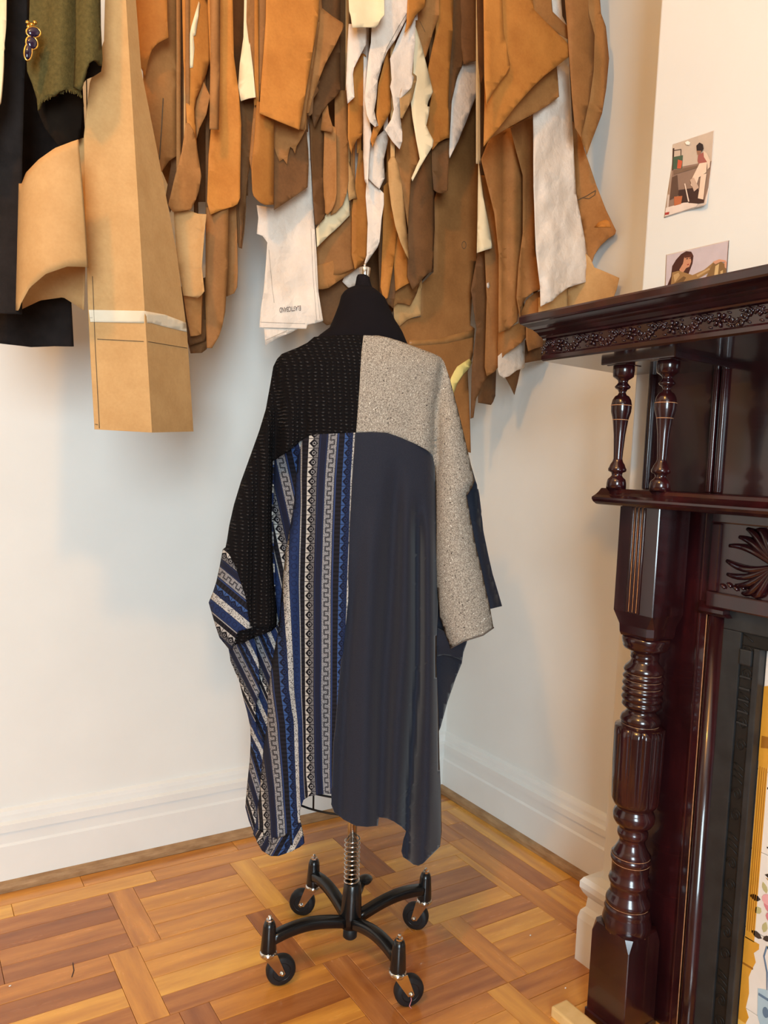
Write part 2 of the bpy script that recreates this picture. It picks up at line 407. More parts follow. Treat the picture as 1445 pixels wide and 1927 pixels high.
# ---------------------------------------------------------------- fireplace surround
YC = -1.72                                   # centre line
def mir(y): return 2*YC-y
fp = empty('fireplace_surround', (-0.34, YC, 0))
tag(fp, 'dark polished mahogany fireplace surround with turned columns and a carved mantelshelf', 'fireplace')
W_ = MT['wood']
def ring3(xf, yl, o, z): return [(BX-0.001, yl+o*0.4, z), (xf-o, yl+o*0.4, z), (xf-o, mir(yl)-o*0.4, z), (BX-0.001, mir(yl)-o*0.4, z)]
# mantelshelf: moulded cornice over a frieze
XF, YL = -0.515, -0.908
cor = [(0.0, 1.343), (0.004, 1.346), (0.004, 1.353), (0.0, 1.357), (-0.003, 1.358), (-0.003, 1.386), (0.004, 1.388), (0.006, 1.391), (0.010, 1.393), (0.016, 1.399), (0.022, 1.402), (0.024, 1.404), (0.034, 1.407), (0.046, 1.412), (0.050, 1.413), (0.052, 1.416), (0.053, 1.426), (0.050, 1.430)]
shelf = loft('mantelshelf', [ring3(XF, YL, o, z) for (o, z) in cor], W_, fp)
# carved flower and leaf frieze
bm = bmesh.new(); xfz = XF+0.003; zc = 1.3722
def carve_run(bm, y, zc, h, step, x):
    # one motif: a six petal flower, two S-curved stems and sprays of pointed leaves filling the band
    for k in range(6):
        a = k*2*math.pi/6+0.3; c = Vector((x-0.002, y+0.0078*math.cos(a), zc+0.0078*math.sin(a)))
        ellipsoid(bm, c, (0.0034, 0, 0), (0, 0.0058*math.cos(a), 0.0058*math.sin(a)), (0, -0.0033*math.sin(a), 0.0033*math.cos(a)), 1)
    ellipsoid(bm, (x-0.005, y, zc), (0.0032, 0, 0), (0, 0.0034, 0), (0, 0, 0.0034), 1)
    for s in (-1, 1):
        pts = [(x-0.001, y+s*(0.011+t*(step*0.5-0.009)), zc+s*h*0.34*math.sin(t*math.pi*1.25)) for t in [i/10 for i in range(11)]]
        tube(bm, pts, [0.0022-0.0007*i/10 for i in range(11)], 6)
        for i in range(1, 11):
            p = Vector(pts[i])
            for up in (1, -1):
                d = Vector((0, s*(0.75 if (i+(up > 0)) % 2 else 0.35), up*0.8)).normalized(); n2 = Vector((0, -d.z, d.y))
                c = p + d*h*0.17
                if abs(c.z-zc) > h*0.44: continue
                c.x = x-0.0012
                ellipsoid(bm, c, (0.0030, 0, 0), d*h*0.20, n2*h*0.062, 1)
        for (dy, dz) in ((0.016, 0.36), (0.016, -0.36), (0.030, 0.38*s), (0.037, -0.36*s)):
            ellipsoid(bm, (x-0.001, y+s*dy, zc+dz*h), (0.0028, 0, 0), (0, 0.0042, 0.0016), (0, -0.0008, 0.0021), 1)
y = YL-0.042; n = 0
while y > mir(YL)+0.03:
    carve_run(bm, y, zc, 0.028, 0.088, xfz); y -= 0.088
kid(bm_obj('carved_frieze', bm, W_, None, True), fp)['kind'] = 'stuff'
# lower shelf on the columns
XS, YS = -0.447, -1.003
sh = [(-0.012, 1.058), (-0.006, 1.0595), (0.0, 1.064), (0.003, 1.069), (0.003, 1.073), (-0.004, 1.078), (-0.010, 1.084), (-0.014, 1.090), (-0.016, 1.0915)]
loft('lower_shelf', [ring3(XS, YS, o, z) for (o, z) in sh], W_, fp)
# turned balusters between the shelves
bp = [(575, 60), (600, 61), (636, 58), (642, 50), (655, 30), (668, 26), (680, 36), (690, 45), (700, 40), (706, 27), (722, 19), (735, 26), (742, 40), (762, 52), (790, 58), (826, 56), (868, 44), (950, 33), (1040, 27), (1082, 25), (1098, 30), (1112, 40), (1128, 46), (1138, 52), (1150, 50), (1158, 32), (1172, 29), (1182, 36), (1194, 50), (1206, 53), (1216, 55), (1245, 56)]
def baluster(yc):
    b = [(r*0.000341, 1.333-(yy-575)*(1.333-1.0915)/670.0) for (yy, r) in bp][::-1]
    bm = bmesh.new(); lathe(bm, b, (-0.425, yc), 28)
    o = kid(bm_obj('baluster', bm, W_, None, True), fp)
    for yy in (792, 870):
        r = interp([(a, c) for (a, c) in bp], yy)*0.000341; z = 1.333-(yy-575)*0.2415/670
        bm = bmesh.new(); tube(bm, [(-0.425+(r-0.0003)*math.cos(t*math.pi/10), yc+(r-0.0003)*math.sin(t*math.pi/10), z) for t in range(20)], 0.0008, 6, True)  # pale ring: wear with its highlight painted in
        kid(bm_obj('worn_glint_ring', bm, MT['wornglint'], None, True), fp)
    make_box('baluster_cap', (-0.449, yc-0.024, 1.331), (-0.401, yc+0.024, 1.337), W_, fp, 0.003)
for yc in (-1.040, -1.143): baluster(yc); baluster(mir(yc))
make_box('under_shelf_block', (-0.456, -1.180, 1.3325), (-0.26, -1.008, 1.3475), W_, fp, 0.003)
make_box('under_shelf_block', (-0.456, mir(-1.008), 1.3325), (-0.26, mir(-1.180), 1.3475), W_, fp, 0.003)
# columns
def py2z(py): return interp([(1150, 0.853), (1260, 0.735), (1470, 0.509), (1700, 0.256), (1927, 0.0)], py)
def column(yc):
    xc = -0.3525; hw = 0.0475
    bm = bmesh.new()
    lv = [(0.040, 0.800), (0.042, 0.806), (0.043, 0.822), (hw, 0.848), (hw, 1.059)]
    # chamfered lower corners like the photo: octagon that grows into a square
    rs = []
    for (h, z) in lv:
        c = min(h, 0.0475); k = c-0.010 if h < hw else c-0.0015
        rs.append([bm.verts.new((xc+a, yc+b, z)) for (a, b) in ((-c, -k), (-k, -c), (k, -c), (c, -k), (c, k), (k, c), (-k, c), (-c, k))])
    for q in range(len(rs)-1):
        for i in range(8): bm.faces.new((rs[q][i], rs[q][(i+1) % 8], rs[q+1][(i+1) % 8], rs[q+1][i]))
    bm.faces.new(rs[0][::-1]); bm.faces.new(rs[-1])
    kid(bm_obj('column_head', bm, W_), fp)
    for k in range(4):
        yy = yc+0.0135-0.009*k
        make_box('reed', (xc-hw-0.0028, yy-0.0028, 0.848), (xc-hw+0.001, yy+0.0028, 1.0585), W_, fp, 0.0022, True)
        if k < 3: make_box('worn_groove_glint', (xc-hw-0.0006, yy-0.0056, 0.850), (xc-hw+0.0005, yy-0.0036, 1.0585), MT['wornglint'], fp)  # pale strip paints the catch-light of the worn groove
    pr = []
    for (yy, h) in ((1188, 168), (1205, 172), (1235, 168), (1245, 160), (1255, 162), (1272, 152), (1286, 118), (1300, 104), (1322, 100), (1330, 104), (1340, 100), (1352, 96), (1372, 106), (1396, 132), (1420, 146), (1436, 142), (1446, 126), (1456, 142), (1470, 149), (1484, 142), (1494, 126), (1504, 142), (1518, 149), (1532, 142), (1542, 126), (1552, 142), (1566, 150), (1580, 142), (1590, 126), (1600, 142), (1616, 149), (1632, 142), (1642, 126), (1650, 138), (1668, 142), (1684, 128), (1696, 108), (1710, 102), (1726, 118), (1742, 136), (1762, 144), (1778, 146), (1788, 138), (1794, 140), (1800, 132), (1806, 146), (1815, 160)):
        pr.append((h*0.2725e-3, py2z(880+yy*0.2698)))
    for (yy, h) in ((70, 161), (120, 163), (300, 161), (530, 153), (562, 138), (575, 118), (590, 116), (606, 128), (628, 136), (660, 133), (684, 118), (702, 94), (716, 90), (732, 100), (748, 100), (764, 96), (772, 88), (792, 82), (812, 88), (850, 108), (874, 128), (884, 122), (894, 132), (912, 131), (926, 122), (960, 121), (1012, 119), (1024, 130), (1044, 136), (1060, 131), (1072, 120), (1086, 122), (1112, 118), (1130, 126), (1156, 142), (1170, 146), (1184, 146), (1192, 138), (1204, 144), (1222, 152), (1236, 146), (1250, 150), (1290, 160), (1330, 162), (1342, 154), (1368, 150), (1400, 128)):
        pr.append((h*0.3024e-3, py2z(1350+yy*0.2994)))
    pr = pr[::-1]
    bm = bmesh.new(); lathe(bm, pr, (xc, yc), 120, (0.472, 0.606, 12))
    kid(bm_obj('turned_leg', bm, W_, None, True), fp)
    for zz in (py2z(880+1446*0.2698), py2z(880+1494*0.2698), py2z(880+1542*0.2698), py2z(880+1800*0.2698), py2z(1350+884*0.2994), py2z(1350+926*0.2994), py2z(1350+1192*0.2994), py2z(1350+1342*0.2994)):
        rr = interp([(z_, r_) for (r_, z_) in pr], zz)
        bm = bmesh.new(); tube(bm, [(xc+(rr+0.0002)*math.cos(t*math.pi/14), yc+(rr+0.0002)*math.sin(t*math.pi/14), zz) for t in range(28)], 0.0006, 5, True)  # highlights of the worn turnings, painted as thin pale rings
        kid(bm_obj('worn_glint_ring', bm, MT['wornglint'], None, True), fp)
    bm = bmesh.new(); rs = []
    for (z, k, c) in ((0.0, hw, hw+0.004), (0.012, hw, hw+0.004), (0.014, hw-0.0015, hw), (0.180, hw-0.0015, hw), (0.2035, 0.036, 0.047), (0.2055, 0.03, 0.040)):
        rs.append([bm.verts.new((xc+a, yc+b, z)) for (a, b) in ((-c, -k), (-k, -c), (k, -c), (c, -k), (c, k), (k, c), (-k, c), (-c, k))])
    for q in range(len(rs)-1):
        for i in range(8): bm.faces.new((rs[q][i], rs[q][(i+1) % 8], rs[q+1][(i+1) % 8], rs[q+1][i]))
    bm.faces.new(rs[0][::-1]); bm.faces.new(rs[-1])
    kid(bm_obj('column_foot', bm, W_), fp)
for yc in (-1.0795, mir(-1.0795)): column(yc)
# back boards, pilasters and mouldings
XB = -0.288
def pair(name, y0, y1, x, z0, z1, mat, bev=0.0015, smooth=False):
    make_box(name, (x, y1, z0), (BX-0.0005, y0, z1), mat, fp, bev, smooth)
    make_box(name, (x, mir(y0), z0), (BX-0.0005, mir(y1), z1), mat, fp, bev, smooth)
make_box('upper_back_panel', (-0.276, mir(-1.0), 1.0915), (BX-0.0005, -1.0, 1.3475), W_, fp, 0.001)
for yy in (-0.988, -1.140, -1.157): pair('upper_moulding', yy, yy-0.012, -0.286, 1.0915, 1.3475, W_, 0.004, True)
pair('pilaster', -1.045, -1.168, XB, 0.0, 1.0585, W_)
pair('pilaster_fillet', -1.148, -1.154, XB-0.003, 0.0, 1.0585, W_, 0.002)
for yy in (-1.185, mir(-1.185)):
    bm = bmesh.new()
    b2 = [bm.verts.new((XB+0.014-0.024*math.sin(a), yy-0.018*math.cos(a), z)) for z in (0.0, 0.858) for a in [math.pi*i/10 for i in range(11)]]
    for i in range(10): bm.faces.new((b2[i], b2[i+1], b2[12+i], b2[11+i]))
    bm.faces.new(b2[11:])
    kid(bm_obj('half_round_moulding', bm, W_, None, True), fp)
for yy in (-1.1672, mir(-1.1672)):
    make_box('worn_edge', (-0.2892, yy-0.0007, 0.004), (-0.2875, yy+0.0005, 0.857), MT['wornglint'], fp)
for s in (0, 1):
    y0, y1 = (-1.212, -1.160) if not s else (mir(-1.160), mir(-1.212))
    loft('moulding_cap', [[(BX, y0-o, z), (XB-0.018+o, y0-o*0.7, z), (XB-0.018+o, y1+o*0.7, z), (BX, y1+o, z)] for (o, z) in ((0.008, 0.8575), (0.0, 0.8645), (0.0, 0.871), (0.012, 0.882))], W_, fp)
make_box('frieze_board', (XB-0.006, mir(-1.168), 0.874), (BX-0.0005, -1.168, 1.0585), W_, fp, 0.001)
make_box('frieze_lower_rail', (XB-0.016, mir(-1.172), 0.874), (XB+0.001, -1.172, 0.904), W_, fp, 0.003)
make_box('frieze_upper_rail', (XB-0.014, mir(-1.172), 1.036), (XB+0.001, -1.172, 1.0585), W_, fp, 0.003)
make_box('frieze_stile', (XB-0.012, -1.190, 0.904), (XB+0.001, -1.172, 1.036), W_, fp, 0.003)
make_box('frieze_stile', (XB-0.012, mir(-1.172), 0.904), (XB+0.001, mir(-1.190), 1.036), W_, fp, 0.003)
# acanthus carving in the frieze board
def acanthus(bm, cy, cz, x, s):
    for k in range(9):
        a = math.radians(-62+k*15.5)
        d = Vector((0, s*math.cos(a), math.sin(a))); L = 0.085 if abs(k-4) > 1 else 0.095
        pts = [Vector((x-0.006*math.sin(math.pi*t), cy, cz)) + d*L*t + Vector((0, 0, 0.012*math.sin(3*t)*(1 if a > 0 else -1))) for t in [i/7 for i in range(8)]]
        for p in pts: p.z = max(0.910, min(1.030, p.z))
        tube(bm, pts, [0.003+0.004*math.sin(math.pi*(0.1+0.85*i/7)) for i in range(8)], 6)
    for k in range(7):
        y = cy+s*(0.02+0.013*k); ellipsoid(bm, (x-0.002, y, 0.917+0.004*(k % 2)), (0.004, 0, 0), (0, s*0.006, 0.005), (0, -0.0025, 0.003*s), 1)
    ellipsoid(bm, (x-0.003, cy, cz), (0.008, 0, 0), (0, 0.012, 0), (0, 0, 0.012), 2)
for cy in (-1.300, mir(-1.300)):
    bm = bmesh.new()
    for s in (1, -1): acanthus(bm, cy, 0.968, XB-0.007, s)
    kid(bm_obj('carved_panel', bm, W_, None, True), fp)['kind'] = 'stuff'

# ---------------------------------------------------------------- cast iron insert and tiles
ins = empty('cast_iron_insert', (-0.27, YC, 0)); tag(ins, 'black cast iron fireplace insert with embossed scroll border', 'fireplace insert')
def ipair(name, y0, y1, x0, z0, z1, mat, bev=0.001, x1=None):
    for s in (0, 1):
        a, b = (y1, y0) if not s else (mir(y0), mir(y1))
        make_box(name, (x0, a, z0), (x1 if x1 else BX-0.0005, b, z1), mat, ins, bev)
ipair('iron_jamb', -1.2, -1.238, -0.284, 0.0, 0.835, MT['iron'], 0.002)
ipair('scroll_strip', -1.238, -1.264, -0.279, 0.0, 0.81, MT['irondark'], 0.001)
ipair('inner_rim', -1.264, -1.276, -0.283, 0.0, 0.81, MT['iron'], 0.002)
make_box('iron_lintel', (-0.284, mir(-1.2), 0.8352), (BX-0.0005, -1.2, 0.875), MT['iron'], ins, 0.002)
make_box('lintel_step', (-0.279, mir(-1.238), 0.81), (BX-0.0005, -1.238, 0.835), MT['irondark'], ins, 0.002)
make_box('firebox_back', (-0.2535, mir(-1.46), 0.0), (BX-0.0002, -1.46, 0.81), MT['irondark'], ins)
for s in (0, 1):
    bm = bmesh.new(); z = 0.06
    yc = -1.251 if not s else mir(-1.251)
    while z < 0.74:
        for k in (0, 1):
            cz = z+0.022+0.042*k; sg = 1 if k else -1
            pts = []
            for i in range(22):
                a = i*0.46; r = 0.0105*(1-i/26)
                pts.append((-0.2798, yc+sg*r*math.cos(a), cz+r*math.sin(a)*1.25))
            tube(bm, pts, 0.0010, 5)
        for k in range(3):
            zz = z+0.09+0.013*k; tube(bm, [(-0.2798, yc-0.009, zz-0.004), (-0.2798, yc+0.009, zz+0.006)], 0.0012, 5)
        z += 0.135
    kid(bm_obj('embossed_scrolls', bm, MT['irondark'], None, True), ins)['kind'] = 'stuff'
    bm = bmesh.new(); yj = -1.238 if not s else mir(-1.238)
    box(bm, (-0.288, yc-0.012, 0.775), (-0.279, yc+0.012, 0.805), 0.003)
    for k in range(5): box(bm, (-0.283, yc-0.011, 0.75-0.022*k), (-0.279, yc+0.011, 0.754-0.022*k), 0.001)
    kid(bm_obj('embossed_capital', bm, MT['iron']), ins)['kind'] = 'stuff'
# painted tile panel
tl = empty('tile_panel', (-0.26, -1.35, 0)); tag(tl, 'painted tile panel with gold column, blue urn and pink flowers beside the iron insert', 'tiles')
tl2 = empty('tile_panel', (-0.26, mir(-1.35), 0)); tag(tl2, 'painted tile panel at the far side of the fireplace opening', 'tiles')
MT['tile'] = mottled('glazed_tile', rgb(226, 220, 212), rgb(236, 232, 226), 12, 0.12, spec=0.6)
XT = -0.262
tc = {k: flat('glaze_'+k, c, 0.15, 0.6) for k, c in dict(gold=rgb(206, 150, 52), golddk=rgb(150, 98, 30), goldlt=rgb(228, 184, 92), blue=rgb(168, 194, 210), bluedk=rgb(96, 122, 150), pink=rgb(206, 128, 138), pinklt=rgb(228, 168, 172), leaf=rgb(182, 176, 128), leafdk=rgb(56, 50, 48), bird=rgb(48, 42, 40), tan=rgb(190, 150, 92)).items()}
def tilepoly(name, mat, pts, layer, parent, flip):
    # pts in (dy, z): dy measured from the inner rim towards the fire
    bm = bmesh.new(); x = XT-0.0004-0.0003*layer
    cv, _, cf = geometry.delaunay_2d_cdt([Vector(((-1.2765-dy) if not flip else mir(-1.2765-dy), z)) for (dy, z) in pts], [], [list(range(len(pts)))], 1, 1e-6)[:3]
    bv = [bm.verts.new((x, v.x, v.y)) for v in cv]
    for t in cf: bm.faces.new([bv[i] for i in t])
    r = bmesh.ops.extrude_face_region(bm, geom=bm.faces[:]); bmesh.ops.translate(bm, verts=[v for v in r['geom'] if isinstance(v, bmesh.types.BMVert)], vec=(0.0006, 0, 0))
    return kid(bm_obj(name, bm, mat), parent)
def ell(cy, cz, a, b, n=16, rot=0.0):
    return [(cy+a*math.cos(t)*math.cos(rot)-b*math.sin(t)*math.sin(rot), cz+a*math.cos(t)*math.sin(rot)+b*math.sin(t)*math.cos(rot)) for t in [2*math.pi*i/n for i in range(n)]]
def leaf(cy, cz, L, wd, rot): 
    return [(cy+u*L*math.cos(rot)-v*wd*math.sin(rot), cz+u*L*math.sin(rot)+v*wd*math.cos(rot)) for (u, v) in ((0, 0), (0.25, 0.42), (0.55, 0.5), (0.8, 0.3), (1, 0), (0.8, -0.3), (0.55, -0.5), (0.25, -0.42))]
TW = 0.152; ZT = (0.0, 0.128, 0.280, 0.432, 0.584, 0.70, 0.81)
for par, flip in ((tl, 0), (tl2, 1)):
    for k in range(len(ZT)-1):
        y0 = -1.2765; y1 = y0-TW
        a, b = (y1, y0) if not flip else (mir(y0), mir(y1))
        kid(make_box('tile', (XT, a+0.0006, ZT[k]+0.0006), (BX-0.0005, b-0.0006, ZT[k+1]-0.0006), MT['tile'], None, 0.0012), par)
    P_ = lambda n, m, p, l=1: tilepoly(n, tc[m], p, l, par, flip)
    P_('gold_column', 'gold', [(0.002, 0.26), (0.020, 0.26), (0.020, 0.60), (0.002, 0.60)])
    for q in (0.005, 0.009, 0.013, 0.017): P_('column_flute', 'golddk', [(q, 0.275), (q+0.0012, 0.275), (q+0.0012, 0.59), (q, 0.59)], 2)
    P_('column_base', 'gold', [(0.001, 0.10), (0.016, 0.10), (0.021, 0.115), (0.014, 0.13), (0.018, 0.16), (0.015, 0.19), (0.019, 0.205), (0.026, 0.225), (0.021, 0.24), (0.030, 0.252), (0.030, 0.262), (0.001, 0.262)])
    P_('column_base', 'goldlt', [(0.001, 0.02), (0.02, 0.02), (0.016, 0.05), (0.022, 0.08), (0.018, 0.10), (0.001, 0.10)])
    P_('column_band', 'golddk', [(0.001, 0.208), (0.022, 0.208), (0.022, 0.212), (0.001, 0.212)], 2)
    P_('column_capital', 'gold', [(0.001, 0.60), (0.022, 0.60), (0.03, 0.64), (0.03, 0.66), (0.001, 0.66)])
    P_('column_capital', 'golddk', [(0.004, 0.625), (0.026, 0.63), (0.026, 0.65), (0.004, 0.648)], 2)
    P_('gold_arch', 'gold', [(0.001, 0.66), (0.03, 0.66), (0.045, 0.70), (0.07, 0.73), (0.12, 0.75), (0.12, 0.77), (0.05, 0.76), (0.001, 0.74)])
    P_('urn_body', 'blue', [(0.034, 0.18), (0.05, 0.187), (0.145, 0.187), (0.16, 0.178), (0.155, 0.135), (0.135, 0.10), (0.115, 0.085), (0.075, 0.085), (0.05, 0.10), (0.037, 0.13)][:10])
    P_('urn_band', 'bluedk', [(0.036, 0.168), (0.15, 0.168), (0.15, 0.173), (0.036, 0.173)], 2)
    for q in range(5): P_('urn_scroll', 'bluedk', ell(0.052+0.02*q, 0.145-0.006*(q % 2), 0.006, 0.010), 2)
    P_('urn_neck', 'blue', [(0.075, 0.187), (0.12, 0.187), (0.112, 0.235), (0.125, 0.26), (0.07, 0.26), (0.082, 0.235)])
    P_('urn_handle', 'bluedk', [(0.05, 0.187), (0.052, 0.187), (0.05, 0.22), (0.042, 0.245), (0.045, 0.262), (0.06, 0.268), (0.06, 0.271), (0.043, 0.266), (0.039, 0.245), (0.047, 0.218)])
    P_('flower_petal', 'pink', ell(0.052, 0.345, 0.020, 0.018)); P_('flower_petal', 'pinklt', ell(0.040, 0.352, 0.012, 0.010, 12, 0.5), 2); P_('flower_petal', 'pink', ell(0.052, 0.322, 0.014, 0.011, 12), 2)
    P_('leaf', 'leafdk', leaf(0.026, 0.345, -0.022, 0.012, 0.1)); P_('leaf', 'leafdk', leaf(0.034, 0.275, -0.022, 0.012, -0.2)); P_('leaf', 'leafdk', leaf(0.036, 0.275, 0.02, 0.010, 0.6))
    P_('leaf', 'leaf', leaf(0.028, 0.33, -0.018, 0.012, 0.9)); P_('leaf', 'leaf', leaf(0.036, 0.362, 0.02, 0.010, 2.0)); P_('leaf', 'leaf', leaf(0.036, 0.288, 0.022, 0.010, 1.4)); P_('leaf', 'leaf', leaf(0.045, 0.268, 0.02, 0.009, -0.7))
    P_('bird', 'bird', [(0.03, 0.395), (0.05, 0.41), (0.07, 0.43), (0.085, 0.432), (0.075, 0.415), (0.06, 0.395), (0.045, 0.388)]); P_('bird', 'tan', [(0.032, 0.39), (0.06, 0.394), (0.07, 0.385), (0.05, 0.38)])
    P_('blue_fan', 'blue', [(0.04, 0.50), (0.055, 0.47), (0.075, 0.46), (0.075, 0.54), (0.055, 0.53)]); P_('twig', 'bird', [(0.022, 0.553), (0.05, 0.556), (0.05, 0.56), (0.022, 0.557)]); P_('twig', 'bird', [(0.03, 0.445), (0.06, 0.45), (0.06, 0.453), (0.03, 0.448)])

# ---------------------------------------------------------------- two photo prints on the chimney breast
def c7(x, y): return (1100+x*0.23876, 200+y*0.23876)
PC = {}
def pcol(c):
    if c not in PC: PC[c] = flat('print_%d_%d_%d' % c, rgb(*c), 0.35, 0.4)
    return PC[c]
def photo(name, label, corners, shapes, curl):
    root = empty(name, on(*c7(*corners[3]), 0, BX-0.002)); tag(root, label, 'photo print', 'photo prints on the chimney breast')
    def mp(off):
        def f(px, py):
            p = on(px, py, 0, BX-0.0015); k = curl(px, py)
            return on(px, py, 0, BX-0.0015-k-off)
        return f
    sheet('print_paper', [c7(*q) for q in corners], mp(0), 8, pcol((206, 190, 178)), root, 0.0004)
    for i, (c, pts) in enumerate(shapes):
        sheet('printed_shape', [c7(*q) for q in pts], mp(0.0003+0.00012*i), 30, pcol(c), root, 0)
    return root
cu1 = lambda px, py: 0.012*sm((py-345)/60.0)*sm((px-1285)/50.0)
photo('photo_print', 'upper photo print of a seated person in white trousers, curled at one corner', [(695, 300), (1020, 190), (1004, 440), (980, 640), (960, 770), (935, 785), (880, 800), (625, 880), (660, 640), (690, 450)], [
    ((196, 178, 160), [(695, 305), (1015, 196), (1000, 440), (690, 500)]),
    ((142, 116, 100), [(690, 490), (1000, 430), (975, 640), (940, 760), (660, 800)]),
    ((60, 40, 34), [(695, 330), (707, 330), (700, 500), (688, 510)]), ((74, 56, 48), [(705, 345), (762, 336), (762, 342), (705, 352)]), ((74, 56, 48), [(756, 340), (763, 338), (762, 390), (755, 392)]),
    ((70, 92, 72), [(698, 400), (775, 385), (768, 490), (695, 496)]), ((196, 92, 64), [(735, 420), (770, 430), (760, 490), (728, 490)]),
    ((120, 96, 78), [(700, 505), (905, 462), (905, 478), (700, 540)]), ((92, 70, 58), [(690, 560), (730, 540), (740, 700), (670, 740)]),
    ((64, 44, 40), [(740, 660), (880, 640), (940, 700), (940, 760), (740, 790)]),
    ((224, 208, 196), [(640, 800), (780, 760), (900, 752), (880, 790), (630, 870)]), ((180, 104, 66), [(705, 712), (770, 706), (760, 770), (706, 785)]), ((168, 60, 54), [(634, 838), (668, 832), (664, 852), (632, 858)]),
    ((44, 34, 34), [(880, 310), (905, 285), (932, 300), (938, 335), (922, 360), (900, 375), (884, 355)]), ((150, 108, 84), [(884, 350), (920, 350), (915, 380), (890, 382)]),
    ((160, 92, 84), [(895, 385), (935, 362), (968, 400), (960, 450), (905, 465), (890, 430)]), ((222, 198, 176), [(935, 350), (962, 370), (990, 430), (985, 480), (968, 500), (965, 440), (940, 400)]),
    ((228, 204, 182), [(905, 450), (965, 440), (958, 520), (900, 560), (870, 660), (835, 620), (850, 560)]), ((226, 200, 178), [(915, 540), (960, 530), (945, 640), (935, 735), (892, 725), (905, 640)]),
    ((196, 168, 148), [(830, 580), (860, 560), (900, 640), (862, 672)]), ((240, 236, 226), [(790, 285), (812, 272), (832, 285), (825, 304), (800, 302)]),
    ((226, 206, 190), [(785, 610), (793, 608), (825, 750), (815, 752)]),
], cu1)
photo('photo_print', 'lower photo print of a long-haired person in gold sleeves propped on the mantelshelf', [(643, 1170), (1138, 1055), (1112, 1460), (626, 1570)], [
    ((196, 182, 186), [(647, 1176), (1134, 1062), (1110, 1450), (632, 1560)]),
    ((70, 36, 28), [(760, 1165), (800, 1142), (840, 1146), (858, 1180), (850, 1240), (820, 1320), (760, 1340), (700, 1400), (648, 1420), (680, 1340), (690, 1260), (720, 1210)]),
    ((196, 138, 106), [(785, 1190), (835, 1180), (840, 1225), (825, 1265), (800, 1275), (770, 1320), (745, 1290), (775, 1240)]),
    ((86, 44, 34), [(780, 1180), (850, 1160), (852, 1186), (790, 1196)]),
    ((150, 60, 50), [(806, 1246), (824, 1240), (822, 1250), (808, 1254)]),
    ((58, 36, 32), [(800, 1200), (816, 1196), (816, 1203), (800, 1207)]), ((58, 36, 32), [(824, 1195), (838, 1192), (838, 1199), (824, 1202)]),
    ((152, 116, 72), [(690, 1310), (740, 1296), (850, 1330), (940, 1290), (1020, 1225), (1060, 1240), (980, 1310), (860, 1380), (850, 1470), (650, 1520), (680, 1400)]),
    ((110, 80, 48), [(700, 1400), (780, 1340), (800, 1350), (740, 1440)]), ((188, 152, 104), [(700, 1330), (740, 1310), (750, 1330), (710, 1390)]), ((188, 152, 104), [(880, 1330), (980, 1275), (990, 1285), (890, 1345)]),
    ((130, 98, 60), [(1010, 1240), (1060, 1215), (1116, 1250), (1112, 1450), (930, 1480), (960, 1340)]), ((206, 174, 122), [(1030, 1260), (1060, 1240), (1050, 1330), (1020, 1340)]), ((196, 162, 112), [(1070, 1300), (1090, 1290), (1085, 1380), (1068, 1390)]),
    ((206, 150, 120), [(1010, 1226), (1060, 1205), (1110, 1214), (1118, 1228), (1070, 1226), (1030, 1246)]), ((206, 150, 120), [(1100, 1230), (1120, 1226), (1116, 1280), (1104, 1270)]),
    ((60, 46, 46), [(1134, 1060), (1138, 1056), (1114, 1440), (1110, 1440)]),
], lambda px, py: 0.0)
# ---------------------------------------------------------------- paper and card patterns on the rails
TOPY = -150
def ext(poly): return [(x, TOPY if y <= 0 else y) for (x, y) in poly]
def cmap(w, poly, tilt=0.0, bow=0.0, wr=0.0, fold=None, seed=0.0, lift=0.0, roll=0.0):
    xs = [p[0] for p in poly]; ys = [p[1] for p in poly]
    cx = (min(xs)+max(xs))/2; hw = max(6.0, (max(xs)-min(xs))/2); cy = max(ys)
    def f(px, py):
        u = (px-cx)/hw
        p = on(px, py, 1, -w)
        dy = tilt*u*hw/720.0 + bow*(1-u*u)
        # the loose bottom edge bends a little towards the room
        dy += lift*sm(1-(cy-py)/140.0) + roll*u*sm(1-(cy-py)/260.0)
        if wr:
            q = Vector((p.x*11+seed, p.z*7, seed)); dy += wr*(noise.noise(q)+0.5*noise.noise(q*2.7))
        if fold:
            for (line, ang) in fold:
                x = interp(line, py)
                if px > x: dy -= ang*(px-x)/720.0
        return on(px, py, 1, -(w+dy))
    return f
NC = [0]
